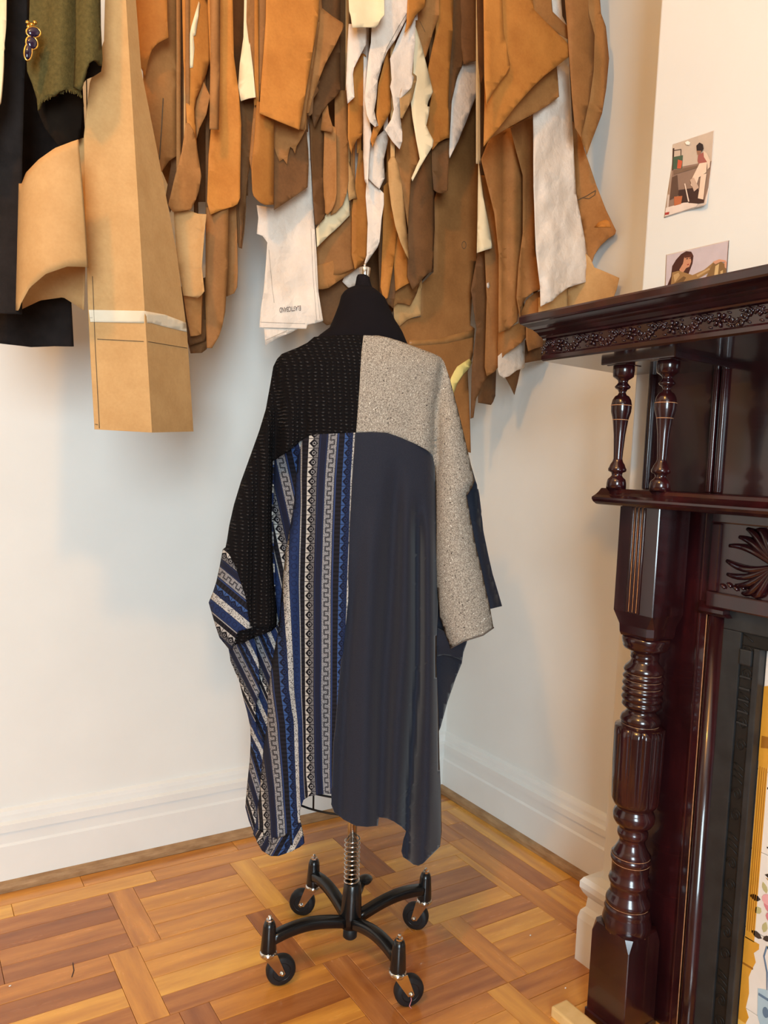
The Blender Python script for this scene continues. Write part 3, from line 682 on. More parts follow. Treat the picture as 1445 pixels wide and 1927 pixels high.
def pattern(name, label, mat, w, poly, cell=14, smooth=True, cuts=(), **kw):
    poly = ext(poly); NC[0] += 1; k = NC[0]
    rnd = random.Random(k*13)
    kw.setdefault('tilt', rnd.uniform(-0.22, 0.22)); kw.setdefault('bow', rnd.uniform(-0.006, 0.008)); kw.setdefault('seed', k*3.7)
    kw.setdefault('wr', 0.004); kw.setdefault('lift', rnd.uniform(-0.004, 0.012)); kw.setdefault('roll', rnd.uniform(-0.012, 0.012))
    # keep clear of the right wall
    mf = cmap(w, poly, **kw)
    while max(mf(x, y).x for (x, y) in poly) > WX-0.012 and w < 0.86: w += 0.01; mf = cmap(w, poly, **kw)
    th = 0.0012 if mat in ('or', 'br', 'dk', 'lt', 'cr') else 0.0005
    o = sheet(name, poly, mf, cell, MT[mat], None, th, None, smooth, cuts)
    tag(o, label, 'sewing pattern', 'sewing patterns hanging on the rails')
    # hanging cord from the top of the piece up to the rail
    ty = min(y for (_, y) in poly); tx = [x for (x, y) in poly if y < ty+3]; tx = sum(tx)/len(tx)
    p = mf(tx, ty+2)
    if ty > -100:
        # narrow hanging strip running up behind the rest of the stack
        g = lambda px, py: mf(px, py) + ray(px, py).normalized()*(0.012 if w < 0.4 else 0.06)
        hs = sheet('hanging_strip', [(tx-4, ty+8), (tx+4, ty+8), (tx+4, TOPY), (tx-4, TOPY)], lambda px, py: on(px, py, 1, -max(0.03, -g(tx, ty+4).y)), 60, MT[mat], None, th); hs.parent = o
        p = on(tx, TOPY, 1, g(tx, ty+4).y)
    q = Vector((min(p.x, -0.04), -0.30, RZ)) if (p.x < -0.55 or w < 0.33) else Vector((-0.16, max(-0.88, min(-0.06, p.y)), RZ+0.05))
    c = make_tube('hanging_cord', [p, p.lerp(q, 0.5), q], 0.0010, MT['cord'], None, 5)
    c.parent = o
    return o, mf
def on_card(parent, name, mat, poly, mf, off=0.0012, cell=30, th=0.0003):
    g = lambda px, py: mf(px, py) - ray(px, py).normalized()*off
    o = sheet(name, poly, g, cell, MT[mat], None, th); o.parent = parent; return o
def line_on(parent, name, pts, mf, r=0.0006, mat='pencil', off=0.001):
    q = []
    for (a, b) in zip(pts, pts[1:]):
        for i in range(8): q.append((a[0]+(b[0]-a[0])*i/8, a[1]+(b[1]-a[1])*i/8))
    q.append(pts[-1])
    o = make_tube(name, [mf(*p)-ray(*p).normalized()*off for p in q], r, MT[mat], None, 5); o.parent = parent; return o
C_ = 'card_pattern'; T_ = 'tissue_pattern'
# --- the long folded sheet with a band of masking tape, and the curled sheet beside it
FOLD = [(-150, 227.8), (814, 286)]
K1 = [(201, 0), (244, 0), (266, 133), (299, 299), (332, 472), (352, 626), (364, 812), (286, 814), (178, 808), (172, 700), (166, 586), (161, 400), (158, 256), (169, 156), (196, 76)]
o, mf = pattern('folded_paper_pattern', 'long folded kraft sheet with a band of masking tape, hanging lowest at the left', 'lt', 0.545, K1, 12, smooth=False, cuts=[((227.8, -150), (286, 814))], tilt=-0.05, bow=0.0, wr=0.0, lift=0, roll=0, fold=[(FOLD, 1.05)])
on_card(o, 'masking_tape', 'tape', [(167, 583), (220, 584), (272, 585), (310, 592), (350, 607), (352, 625), (310, 615), (285, 608), (225, 607), (170, 606)], mf, 0.0014, 9)
line_on(o, 'pencil_line', [(174, 520), (179, 650), (187, 806)], mf); line_on(o, 'pencil_line', [(183, 638), (280, 643), (352, 655)], mf)
line_on(o, 'notch_mark', [(169, 598), (174, 598)], mf); line_on(o, 'notch_mark', [(179, 798), (184, 799)], mf)
# curled sheet: a partial cylinder
def curl_sheet():
    bm = bmesh.new(); c0 = on(112, 400, 1, -0.575); R0 = 0.067
    top = [(40, 345), (47, 325), (70, 300), (100, 278), (130, 266), (159, 256), (190, 250)]
    bot = [(40, 585), (44, 572), (60, 542), (90, 516), (130, 502), (165, 503), (180, 510), (190, 514)]
    cols = []
    for i in range(65):
        # direction to the camera side is -HF ; image right is _r
        col = []
        for j in range(15):
            a0 = 20+24*j/14; a = math.radians(a0+(292-a0)*i/64)    # sheet edge slants: wider at the bottom
            pos = lambda z: Vector((c0.x, c0.y, z)) + Vector((_r.x, _r.y, 0))*R0*math.cos(a) - HF*R0*math.sin(a)
            pr = pos(c0.z); v = pr-CAM; px = IW/2+FPX*v.dot(RGT)/v.dot(FWD)
            zt = on(px, interp(top, px), 1, pr.y).z; zb = on(px, interp(bot, px), 1, pr.y).z
            if a > math.pi:
                zb = on(px, interp([(40, 585), (80, 566), (123, 560), (165, 586)], px), 1, pr.y).z
            col.append(bm.verts.new(pos(zb+(zt-zb)*j/14)))
        cols.append(col)
    for i in range(len(cols)-1):
        for j in range(14): bm.faces.new((cols[i][j], cols[i+1][j], cols[i+1][j+1], cols[i][j+1]))
    o = bm_obj('curled_paper_pattern', bm, MT['lt'], None, True)
    md = o.modifiers.new('thickness', 'SOLIDIFY'); md.thickness = 0.0008
    tag(o, 'sheet of kraft paper rolled into a curl beside the black coat', 'sewing pattern', 'sewing patterns hanging on the rails')
    t = cols[10][14].co if False else Vector((c0.x, c0.y, c0.z+0.2))
    p = Vector(o.data.vertices[63*15+14].co)
    c = make_tube('hanging_cord', [p, (p.x, -0.30, RZ)], 0.0010, MT['dklining'], None, 5); c.parent = o
curl_sheet()
# --- everything else: (name, label, material, distance from the left wall, outline, options)
L = [
# left stack
(C_, 'orange-brown card with a scooped armhole edge, just right of the long folded sheet', 'or', 0.37, [(244, 0), (312, 0), (315, 40), (317, 71), (306, 76), (296, 82), (286, 93), (279, 113), (273, 143), (262, 120)], {}),
(C_, 'tall brown card with a long dart slit below the scooped armhole card', 'br', 0.33, [(262, 0), (332, 0), (333, 140), (333, 293), (327, 297), (318, 303), (304, 324), (290, 280), (270, 160)], {}),
(C_, 'narrow brown card edge squeezed between the slit card and the one with a white strip', 'dk', 0.30, [(330, 0), (352, 0), (352, 120), (352, 235), (356, 290), (345, 330), (330, 380), (320, 400), (312, 370), (322, 310)], {}),
(C_, 'bent orange-brown card with a torn white strip stuck on it', 'or', 0.355, [(340, 0), (389, 0), (393, 60), (396, 110), (388, 140), (378, 165), (369, 186), (366, 205), (368, 233), (371, 280), (362, 265), (352, 229), (349, 180), (345, 110)], {'fold': [([(0, 368), (120, 372), (229, 360)], 0.5)], 'bow': 0.0}),
(C_, 'small diamond-shaped folded brown card below the torn white strip', 'br', 0.345, [(369, 186), (376, 160), (383, 152), (395, 180), (388, 215), (375, 242), (370, 262), (366, 215)], {}),
(C_, 'wide orange card with rounded lower corners left of the white paper strip', 'or', 0.35, [(385, 0), (435, 0), (440, 106), (450, 180), (454, 235), (452, 340), (452, 372), (447, 384), (438, 389), (415, 396), (396, 404), (390, 380), (393, 290), (398, 230), (396, 130)], {'tilt': 0.1}),
(C_, 'narrow brown card with a square end in front of the wide orange card', 'br', 0.385, [(393, 0), (415, 0), (414, 130), (412, 244), (394, 243), (396, 100)], {'fold': [([(0, 411), (244, 409)], 0.8)]}),
(C_, 'crumpled brown card bundle above the lower stack at the left', 'br', 0.375, [(350, 231), (356, 232), (364, 245), (369, 266), (379, 332), (374, 360), (369, 375), (359, 395), (326, 399), (317, 386), (330, 330), (342, 286)], {'wr': 0.012, 'cell': 8}),
(C_, 'folded kraft card with a bright bent edge, front of the low stack', 'lt', 0.365, [(327, 398), (350, 394), (372, 402), (388, 403), (384, 440), (379, 503), (382, 530), (384, 548), (378, 556), (372, 561), (345, 556), (338, 515), (332, 476)], {'fold': [([(400, 378), (500, 372), (560, 370)], -1.2)], 'wr': 0.008}),
(C_, 'curved brown card hanging lowest in the left stack', 'br', 0.335, [(388, 390), (430, 390), (429, 500), (424, 586), (418, 615), (412, 633), (399, 655), (389, 655), (386, 560)], {'tilt': 0.3}),
(C_, 'square-cornered brown card under the front of the left stack', 'br', 0.345, [(336, 500), (381, 520), (381, 560), (379, 629), (370, 632), (359, 633), (352, 600), (345, 556)], {}),
(C_, 'brown card second from the wall in the lower left stack', 'dk', 0.325, [(340, 540), (391, 520), (390, 600), (388, 640), (384, 642), (358, 650), (352, 630)], {}),
(C_, 'dark brown card showing only its bottom edge under the left stack', 'dk', 0.31, [(340, 560), (398, 560), (395, 640), (389, 657), (380, 664), (359, 665), (350, 630)], {}),
(C_, 'brown card edge right of the low left stack', 'br', 0.31, [(424, 380), (444, 380), (446, 450), (447, 510), (446, 540), (440, 552), (426, 558), (420, 480)], {'tilt': 0.35}),
(C_, 'thin brown card edge against the bare wall', 'dk', 0.30, [(443, 370), (463, 360), (463, 395), (459, 440), (455, 468), (449, 466), (440, 430)], {'tilt': 0.35}),
(C_, 'dark pointed card below the white paper strip', 'dk', 0.32, [(450, 180), (488, 180), (486, 213), (480, 270), (474, 300), (467, 330), (458, 430), (453, 466), (450, 400), (452, 275)], {}),
(T_, 'narrow white paper strip hanging between the orange cards', 'cr', 0.345, [(463, 0), (478, 0), (466, 36), (470, 80), (476, 130), (481, 183), (468, 185), (453, 190), (448, 163), (451, 120), (458, 70)], {'fold': [([(0, 468), (190, 464)], -0.8)]}),
(C_, 'curved brown card edge left of the big orange card', 'br', 0.365, [(468, 0), (503, 0), (500, 50), (497, 87), (490, 160), (486, 213), (482, 262), (472, 318), (469, 300), (474, 240), (478, 200), (470, 90), (464, 40)], {'tilt': 0.3}),
(C_, 'big flat orange card with a slanted bottom edge', 'or', 0.40, [(503, 0), (607, 0), (599, 33), (593, 70), (586, 110), (575, 175), (563, 244), (526, 229), (488, 213), (491, 160), (496, 100), (500, 40)], {'tilt': 0.02, 'bow': 0.002}),
(C_, 'second layer behind the big orange card', 'br', 0.388, [(560, 0), (610, 0), (601, 40), (594, 90), (582, 170), (572, 245), (560, 242), (570, 150)], {'tilt': 0.02, 'bow': 0.002}),
(C_, 'brown card with a corner flaring right of the big orange card', 'br', 0.375, [(590, 0), (606, 15), (625, 30), (645, 43), (648, 48), (632, 83), (612, 120), (596, 160), (588, 185), (581, 213), (573, 213), (580, 150), (592, 80)], {'roll': 0.03, 'tilt': -0.25}),
(C_, 'notched brown card edge under the flaring corner', 'dk', 0.36, [(585, 120), (594, 142), (602, 153), (597, 162), (600, 170), (590, 185), (588, 213), (583, 218), (574, 215), (578, 170)], {}),
(C_, 'orange tongue-shaped card with a rounded end below the big orange card', 'or', 0.375, [(483, 190), (516, 200), (516, 229), (515, 385), (500, 386), (491, 382), (484, 376), (477, 368), (475, 358), (473, 315), (479, 259)], {'tilt': 0.05}),
(C_, 'torn zigzag brown card under the big orange card', 'br', 0.36, [(510, 200), (578, 200), (576, 242), (566, 262), (558, 275), (555, 289), (551, 280), (546, 276), (542, 292), (540, 309), (533, 299), (526, 304), (520, 290), (514, 270)], {}),
(C_, 'wide dark card with a slanted lower edge above the white tissue', 'dk', 0.345, [(510, 260), (576, 240), (580, 280), (581, 310), (579, 352), (548, 374), (516, 395), (513, 340)], {}),
# white tissue with print
(C_, 'dark brown card beside the flaring corner', 'dk', 0.33, [(600, 0), (642, 0), (640, 100), (641, 170), (630, 184), (617, 195), (604, 214), (592, 240), (586, 215), (596, 120)], {}),
(C_, 'small brown card with a clipped tip in the dark gap', 'br', 0.325, [(608, 190), (617, 199), (619, 215), (626, 239), (624, 249), (603, 245), (606, 220)], {}),
(C_, 'long dark tongue-shaped card left of two rounded cards', 'dk', 0.315, [(583, 215), (606, 215), (609, 260), (610, 330), (612, 400), (611, 410), (600, 422), (594, 424), (590, 380), (586, 300)], {}),
(C_, 'brown tongue card with a rounded end in the middle gap', 'br', 0.322, [(611, 230), (632, 240), (633, 300), (633, 365), (630, 382), (624, 396), (616, 404), (610, 400), (608, 330)], {}),
(C_, 'brown card with a curved right edge behind the cream fold', 'br', 0.307, [(630, 170), (656, 170), (655, 270), (656, 340), (652, 365), (645, 385), (632, 400), (622, 405), (630, 330)], {}),
(T_, 'cream paper folded up in a wedge left of the dress form neck', 'cr', 0.298, [(620, 395), (645, 380), (654, 345), (657, 375), (658, 405), (639, 425), (618, 444), (597, 465), (595, 430), (600, 422)], {'wr': 0.006}),
(C_, 'dark tall card left of the cream top card', 'dk', 0.30, [(636, 0), (662, 0), (658, 120), (655, 232), (654, 300), (640, 300), (640, 150)], {}),
(C_, 'cream card with a small bent edge hanging in front at the top', 'cr', 0.42, [(650, 0), (720, 0), (723, 20), (723, 28), (716, 36), (711, 47), (706, 52), (680, 51), (663, 52), (660, 30), (657, 20)], {'fold': [([(0, 708), (60, 707)], -0.9)], 'tilt': 0.05, 'bow': 0.0}),
(T_, 'short grey-white paper under the cream top card', 'wh', 0.37, [(656, 45), (688, 45), (690, 70), (689, 83), (680, 100), (666, 128), (664, 140), (667, 183), (654, 195), (651, 160), (653, 100)], {}),
(T_, 'long white tissue slanting down from the upper right in the middle', 'wh', 0.395, [(700, 30), (715, 0), (786, 0), (772, 22), (759, 46), (744, 75), (729, 96), (719, 120), (711, 150), (708, 186), (704, 208), (708, 225), (712, 236), (706, 239), (696, 230), (690, 215), (686, 186), (690, 140), (694, 100), (698, 80)], {}),
(C_, 'brown card with a clipped armhole end behind the grey-white paper', 'or', 0.345, [(668, 105), (684, 100), (689, 105), (688, 180), (682, 250), (680, 258), (672, 262), (665, 275), (661, 290), (655, 260), (655, 190)], {}),
(T_, 'narrow white tissue edge hanging straight down the middle', 'wh', 0.352, [(684, 105), (692, 110), (686, 186), (696, 230), (699, 250), (694, 300), (692, 352), (686, 340), (683, 300), (683, 200)], {}),
(C_, 'slim orange card with a pointed hip curve beside the white tissue', 'or', 0.372, [(728, 98), (733, 118), (735, 150), (737, 206), (725, 228), (712, 250), (701, 278), (697, 262), (704, 236), (712, 236), (708, 215), (712, 160)], {}),
(T_, 'pinkish white tissue with a small notched corner and pointed end', 'wh', 0.388, [(764, 40), (782, 30), (781, 80), (775, 140), (779, 145), (774, 165), (763, 177), (752, 186), (753, 220), (757, 250), (757, 265), (752, 281), (738, 266), (724, 244), (736, 225), (741, 206), (738, 180), (734, 163), (737, 150), (734, 110), (748, 75)], {}),
(C_, 'curved brown card over the top of the pinkish tissue', 'or', 0.405, [(774, 0), (816, 0), (800, 12), (782, 28), (775, 45), (765, 58), (761, 62), (765, 45)], {}),
(C_, 'tan card edge hanging behind the pinkish tissue', 'lt', 0.375, [(770, 60), (783, 80), (784, 150), (776, 185), (766, 205), (757, 223), (751, 220), (752, 180), (763, 130)], {}),
(T_, 'cream paper with a jagged right edge right of the pinkish tissue', 'cr', 0.372, [(778, 40), (784, 56), (795, 90), (807, 140), (815, 173), (806, 190), (804, 200), (809, 201), (806, 219), (802, 236), (808, 250), (816, 264), (814, 275), (803, 293), (790, 315), (776, 341), (774, 335), (784, 312), (790, 299), (783, 262), (776, 220), (773, 190), (778, 130)], {'fold': [([(0, 788), (180, 800), (340, 790)], -0.3)]}),
(C_, 'brown card with a steep slanted edge above the cream jagged paper', 'br', 0.352, [(780, 20), (800, 10), (828, 0), (826, 30), (815, 60), (802, 105), (798, 112), (790, 80), (782, 50)], {}),
(C_, 'tall orange-brown card with a hooked lower edge right of the cream paper', 'or', 0.345, [(825, 0), (856, 0), (852, 60), (846, 133), (844, 200), (846, 259), (838, 261), (825, 268), (814, 282), (806, 262), (802, 236), (812, 180), (805, 130), (820, 60)], {'tilt': 0.15}),
(C_, 'short dark tongue card with a rounded end under the hooked card', 'dk', 0.325, [(812, 270), (846, 262), (844, 310), (843, 358), (838, 361), (830, 364), (822, 362), (816, 357), (813, 320)], {}),
(T_, 'white tissue with a pointed tip hanging above the dress form neck', 'wh', 0.335, [(692, 280), (708, 258), (726, 242), (731, 262), (722, 300), (724, 335), (719, 345), (714, 356), (705, 348), (693, 336), (690, 310)], {}),
(T_, 'lavender-white tissue ending in a sharp point at the dress form neck', 'wh', 0.325, [(690, 330), (704, 345), (722, 364), (722, 385), (718, 410), (714, 455), (710, 466), (700, 480), (690, 495), (684, 502), (690, 480), (692, 420), (688, 370)], {'fold': [([(330, 694), (470, 710), (502, 690)], -0.9)]}),
(C_, 'orange-brown tongue card left of the lavender tissue', 'or', 0.312, [(676, 280), (684, 285), (690, 330), (693, 390), (694, 440), (693, 470), (690, 482), (684, 491), (668, 507), (662, 480), (662, 400), (670, 330)], {}),
(C_, 'small tan card with a stepped end beside the cream fold', 'lt', 0.305, [(654, 300), (666, 330), (668, 355), (672, 374), (664, 374), (657, 378), (654, 350)], {}),
(C_, 'wide worn brown card left of the dress form neck', 'br', 0.275, [(596, 455), (630, 435), (664, 390), (666, 450), (667, 505), (640, 516), (618, 518), (597, 528)], {'wr': 0.006}),
(C_, 'brown card with a slanted straight lower edge behind the dress form neck', 'br', 0.262, [(597, 500), (690, 470), (690, 494), (668, 508), (640, 527), (618, 542), (608, 544), (599, 544)], {}),
(T_, 'small white tissue corner beside the steel neck cap', 'wh', 0.25, [(648, 520), (672, 500), (685, 505), (676, 530), (664, 541), (655, 541), (644, 530)], {}),
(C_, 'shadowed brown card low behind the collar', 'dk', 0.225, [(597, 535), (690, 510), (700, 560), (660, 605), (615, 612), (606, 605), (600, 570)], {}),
(C_, 'tan leaf-shaped card standing out beside the neck of the dress form', 'lt', 0.368, [(730, 305), (736, 295), (742, 294), (748, 308), (753, 330), (759, 365), (764, 420), (769, 470), (770, 490), (764, 478), (754, 456), (744, 425), (736, 385), (731, 345)], {'tilt': 0.15, 'bow': 0.008}),
(C_, 'dark narrow card behind the leaf-shaped card', 'dk', 0.27, [(716, 330), (735, 320), (746, 420), (749, 450), (745, 540), (740, 580), (715, 560), (712, 480)], {}),
(C_, 'slim orange card edge left of the leaf-shaped card', 'or', 0.29, [(722, 350), (732, 340), (748, 440), (740, 500), (730, 560), (722, 565), (716, 540), (720, 450)], {}),
(C_, 'brown card above and behind the leaf-shaped card', 'br', 0.335, [(748, 200), (776, 195), (785, 270), (791, 300), (780, 320), (773, 342), (769, 400), (768, 430), (756, 350), (744, 300)], {}),
(C_, 'dark brown card with a curved lower edge right of the leaf-shaped card', 'dk', 0.318, [(766, 340), (790, 315), (812, 282), (822, 290), (817, 360), (818, 430), (816, 470), (814, 511), (806, 514), (797, 522), (790, 532), (776, 545), (766, 520), (768, 430)], {'fold': [([(280, 800), (520, 803)], 0.5)]}),
(C_, 'orange-brown card with a square lower corner by the collar', 'or', 0.285, [(742, 440), (768, 440), (770, 480), (771, 532), (756, 540), (744, 548), (741, 500)], {}),
(C_, 'brown card with curved cut just right of the collar', 'br', 0.265, [(738, 540), (775, 520), (792, 525), (784, 552), (772, 575), (760, 571), (748, 570), (738, 580)], {}),
(C_, 'tan card with a scooped corner right of the collar', 'lt', 0.25, [(740, 565), (780, 560), (790, 535), (793, 540), (792, 594), (778, 597), (766, 602), (752, 614), (742, 600)], {}),
# right group
(C_, 'very large worn brown card with a taped lower edge behind the grey shoulder', 'br', 0.235, [(816, 380), (840, 300), (870, 240), (905, 150), (909, 250), (904, 400), (898, 476), (888, 560), (885, 612), (893, 618), (890, 668), (880, 700), (884, 780), (886, 852), (876, 850), (862, 800), (845, 740), (830, 690), (790, 665), (745, 655), (745, 615), (768, 600), (792, 596), (792, 535), (816, 512)], {'tilt': 0.0, 'bow': 0.0, 'lift': 0.0, 'roll': 0.0, 'wr': 0.003, 'tag': 'big'}),
(C_, 'dark curved card edge right of the large taped card', 'dk', 0.30, [(886, 545), (900, 470), (934, 440), (938, 560), (937, 690), (925, 705), (915, 712), (908, 722), (904, 735), (896, 750), (893, 770), (891, 786), (885, 788), (888, 690), (897, 620)], {'wr': 0.006}),
(C_, 'brown card with a rounded base below the right stack', 'dk', 0.275, [(900, 690), (934, 690), (932, 745), (928, 756), (924, 762), (912, 760), (900, 758)], {}),
(C_, 'long brown card with a punched tear near its lower end', 'br', 0.345, [(902, 330), (941, 330), (940, 450), (939, 560), (938, 690), (930, 700), (916, 708), (912, 690), (916, 560), (910, 430)], {'fold': [([(380, 920), (700, 924)], -0.5)], 'wr': 0.005}),
(T_, 'small cream paper with a square end beside the large taped card', 'cr', 0.36, [(900, 300), (909, 370), (918, 415), (926, 460), (926, 467), (912, 471), (897, 476), (898, 430)], {'tilt': 0.1}),
(C_, 'tall creased brown card in the middle of the right stack', 'br', 0.43, [(905, 300), (925, 250), (960, 240), (990, 215), (993, 330), (990, 430), (986, 500), (978, 560), (974, 605), (957, 619), (938, 627), (939, 480), (930, 400)], {'fold': [([(200, 932), (620, 944)], 0.9), ([(200, 950), (620, 954)], -1.7), ([(200, 968), (620, 964)], 1.4)], 'wr': 0.006, 'cell': 9}),
(C_, 'brown card bending at its hip edge left of the tall white tissue', 'br', 0.46, [(960, 240), (1004, 215), (1006, 330), (1006, 470), (1016, 515), (1022, 543), (1004, 549), (990, 560), (980, 580), (979, 600), (972, 560), (976, 500), (984, 440), (984, 330)], {'wr': 0.006, 'fold': [([(200, 994), (600, 988)], -0.9)], 'cell': 9}),
(C_, 'brown card curling under beside the mantelshelf corner', 'br', 0.44, [(980, 590), (990, 565), (1005, 552), (1022, 545), (1018, 570), (1014, 590), (1000, 600), (984, 604)], {'roll': 0.03}),
(C_, 'brown card rolled up under the right stack', 'br', 0.385, [(936, 625), (957, 617), (980, 606), (1004, 616), (992, 632), (983, 643), (968, 655), (949, 668), (937, 684), (935, 650)], {'bow': 0.03, 'wr': 0.008}),
(T_, 'small white tissue hanging low beside the mantelshelf corner', 'wh', 0.365, [(937, 670), (960, 650), (978, 635), (992, 626), (994, 642), (990, 668), (987, 692), (972, 697), (958, 708), (948, 711), (940, 706), (937, 697)], {'wr': 0.008}),
(C_, 'pointed dark card tip below the small white tissue', 'dk', 0.335, [(949, 690), (982, 685), (978, 700), (974, 720), (968, 743), (960, 726), (951, 710)], {}),
(C_, 'brown card behind the mantelshelf corner', 'br', 0.42, [(990, 610), (1024, 600), (1021, 652), (1006, 656), (994, 661), (990, 640)], {}),
(C_, 'dark card below the mantelshelf corner', 'dk', 0.38, [(988, 640), (1028, 640), (1030, 676), (1010, 679), (988, 683)], {}),
(C_, 'wide tan card fanning out to a sharp corner at the top right', 'or', 0.62, [(908, 0), (984, 0), (1005, 18), (1029, 43), (1057, 70), (1084, 98), (1065, 111), (1046, 126), (1024, 143), (1003, 163), (970, 200), (940, 239), (924, 258), (910, 276), (912, 190), (911, 90)], {'tilt': 0.05, 'bow': 0.01}),
(C_, 'narrow brown card lying over the wide fanned card', 'or', 0.65, [(909, 0), (938, 0), (948, 60), (960, 122), (959, 132), (946, 147), (930, 170), (916, 197), (912, 150), (911, 60)], {'roll': -0.02}),
(C_, 'brown card just under the wide fanned card', 'br', 0.59, [(925, 100), (1047, 120), (1050, 150), (1052, 182), (1030, 198), (1006, 213), (960, 238), (918, 264), (925, 200)], {'tilt': 0.05}),
(C_, 'tan card with a notched tip above the wide fanned card', 'br', 0.60, [(980, 0), (1025, 0), (1040, 22), (1060, 42), (1083, 62), (1079, 68), (1072, 76), (1050, 62), (1029, 44), (1000, 20)], {}),
(T_, 'tall crumpled white tissue at the right of the patterns', 'wh', 0.55, [(1026, 0), (1046, 0), (1058, 30), (1066, 47), (1071, 120), (1075, 200), (1080, 290), (1084, 365), (1092, 405), (1104, 470), (1107, 488), (1105, 530), (1088, 535), (1069, 541), (1053, 553), (1040, 566), (1028, 571), (1017, 577), (1016, 540), (1008, 470), (1004, 350), (1003, 200), (1020, 100)], {'wr': 0.018, 'cell': 7, 'bow': 0.01}),
(C_, 'tall brown card bowing out at the upper right', 'br', 0.625, [(1050, 0), (1096, 0), (1108, 25), (1119, 66), (1117, 133), (1110, 185), (1100, 230), (1093, 258), (1082, 240), (1076, 180), (1068, 60)], {'tilt': 0.2, 'bow': 0.015}),
(C_, 'outermost brown card curving down against the right wall', 'br', 0.585, [(1090, 0), (1118, 0), (1131, 25), (1140, 50), (1146, 110), (1141, 165), (1133, 213), (1120, 248), (1113, 266), (1104, 292), (1098, 270), (1094, 255), (1108, 190), (1114, 110)], {'tilt': 0.2, 'bow': 0.01}),
(C_, 'brown card with pencil scribble and a sharp corner below the curved cards', 'br', 0.56, [(1074, 225), (1084, 235), (1104, 295), (1122, 349), (1140, 395), (1159, 434), (1157, 441), (1145, 448), (1130, 462), (1118, 480), (1112, 500), (1100, 500), (1096, 440), (1085, 370)], {'tag': 'scribble', 'tilt': 1.0, 'bow': 0.0, 'roll': 0.0, 'lift': 0.0}),
(C_, 'tan card with a flaring corner just above the mantelshelf', 'lt', 0.575, [(1095, 470), (1110, 485), (1118, 503), (1140, 512), (1165, 523), (1160, 545), (1152, 565), (1120, 580), (1069, 592), (1068, 545), (1090, 530)], {'tilt': 1.1, 'bow': 0.0, 'roll': 0.0, 'lift': 0.0}),
(C_, 'small tan card between the white tissue and the mantelshelf', 'lt', 0.50, [(1014, 560), (1040, 555), (1070, 535), (1070, 590), (1040, 598), (1013, 604)], {}),
(T_, 'grey-white tissue with a long pointed tail right of the hooked card', 'wh', 0.315, [(868, 60), (900, 60), (911, 140), (900, 170), (888, 200), (876, 232), (862, 266), (846, 298), (844, 280), (848, 230), (850, 185), (862, 140)], {}),
(C_, 'dark card covering the top of the grey-white tissue', 'dk', 0.335, [(862, 0), (898, 0), (899, 60), (899, 114), (885, 117), (872, 121), (866, 70)], {}),
(C_, 'dark card edge behind the hooked card', 'dk', 0.33, [(850, 0), (868, 0), (872, 118), (860, 145), (850, 190), (846, 262), (842, 255), (845, 133)], {}),
(C_, 'thin dark card edge at the left side of the wide fanned card', 'dk', 0.45, [(894, 0), (913, 0), (913, 110), (912, 148), (904, 158), (900, 112)], {}),
# cards at the back of the rails
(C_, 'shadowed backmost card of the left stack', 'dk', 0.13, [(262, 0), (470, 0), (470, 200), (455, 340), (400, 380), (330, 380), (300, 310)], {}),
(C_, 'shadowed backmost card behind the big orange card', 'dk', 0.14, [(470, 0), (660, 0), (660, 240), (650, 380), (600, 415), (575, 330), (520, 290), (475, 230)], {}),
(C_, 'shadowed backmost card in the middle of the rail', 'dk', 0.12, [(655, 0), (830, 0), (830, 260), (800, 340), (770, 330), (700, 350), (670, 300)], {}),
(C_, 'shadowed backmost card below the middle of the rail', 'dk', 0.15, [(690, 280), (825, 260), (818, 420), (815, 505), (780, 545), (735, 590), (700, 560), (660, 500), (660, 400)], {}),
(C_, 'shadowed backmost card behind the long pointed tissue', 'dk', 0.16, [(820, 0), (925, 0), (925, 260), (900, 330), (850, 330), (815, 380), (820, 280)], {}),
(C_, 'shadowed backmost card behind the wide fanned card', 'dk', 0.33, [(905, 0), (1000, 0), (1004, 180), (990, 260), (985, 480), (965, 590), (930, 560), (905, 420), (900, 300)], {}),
(C_, 'shadowed backmost card beside the right wall', 'dk', 0.46, [(1030, 0), (1094, 0), (1096, 200), (1080, 300), (1070, 430), (1060, 480), (1030, 500), (1010, 480), (1010, 200)], {}),
]
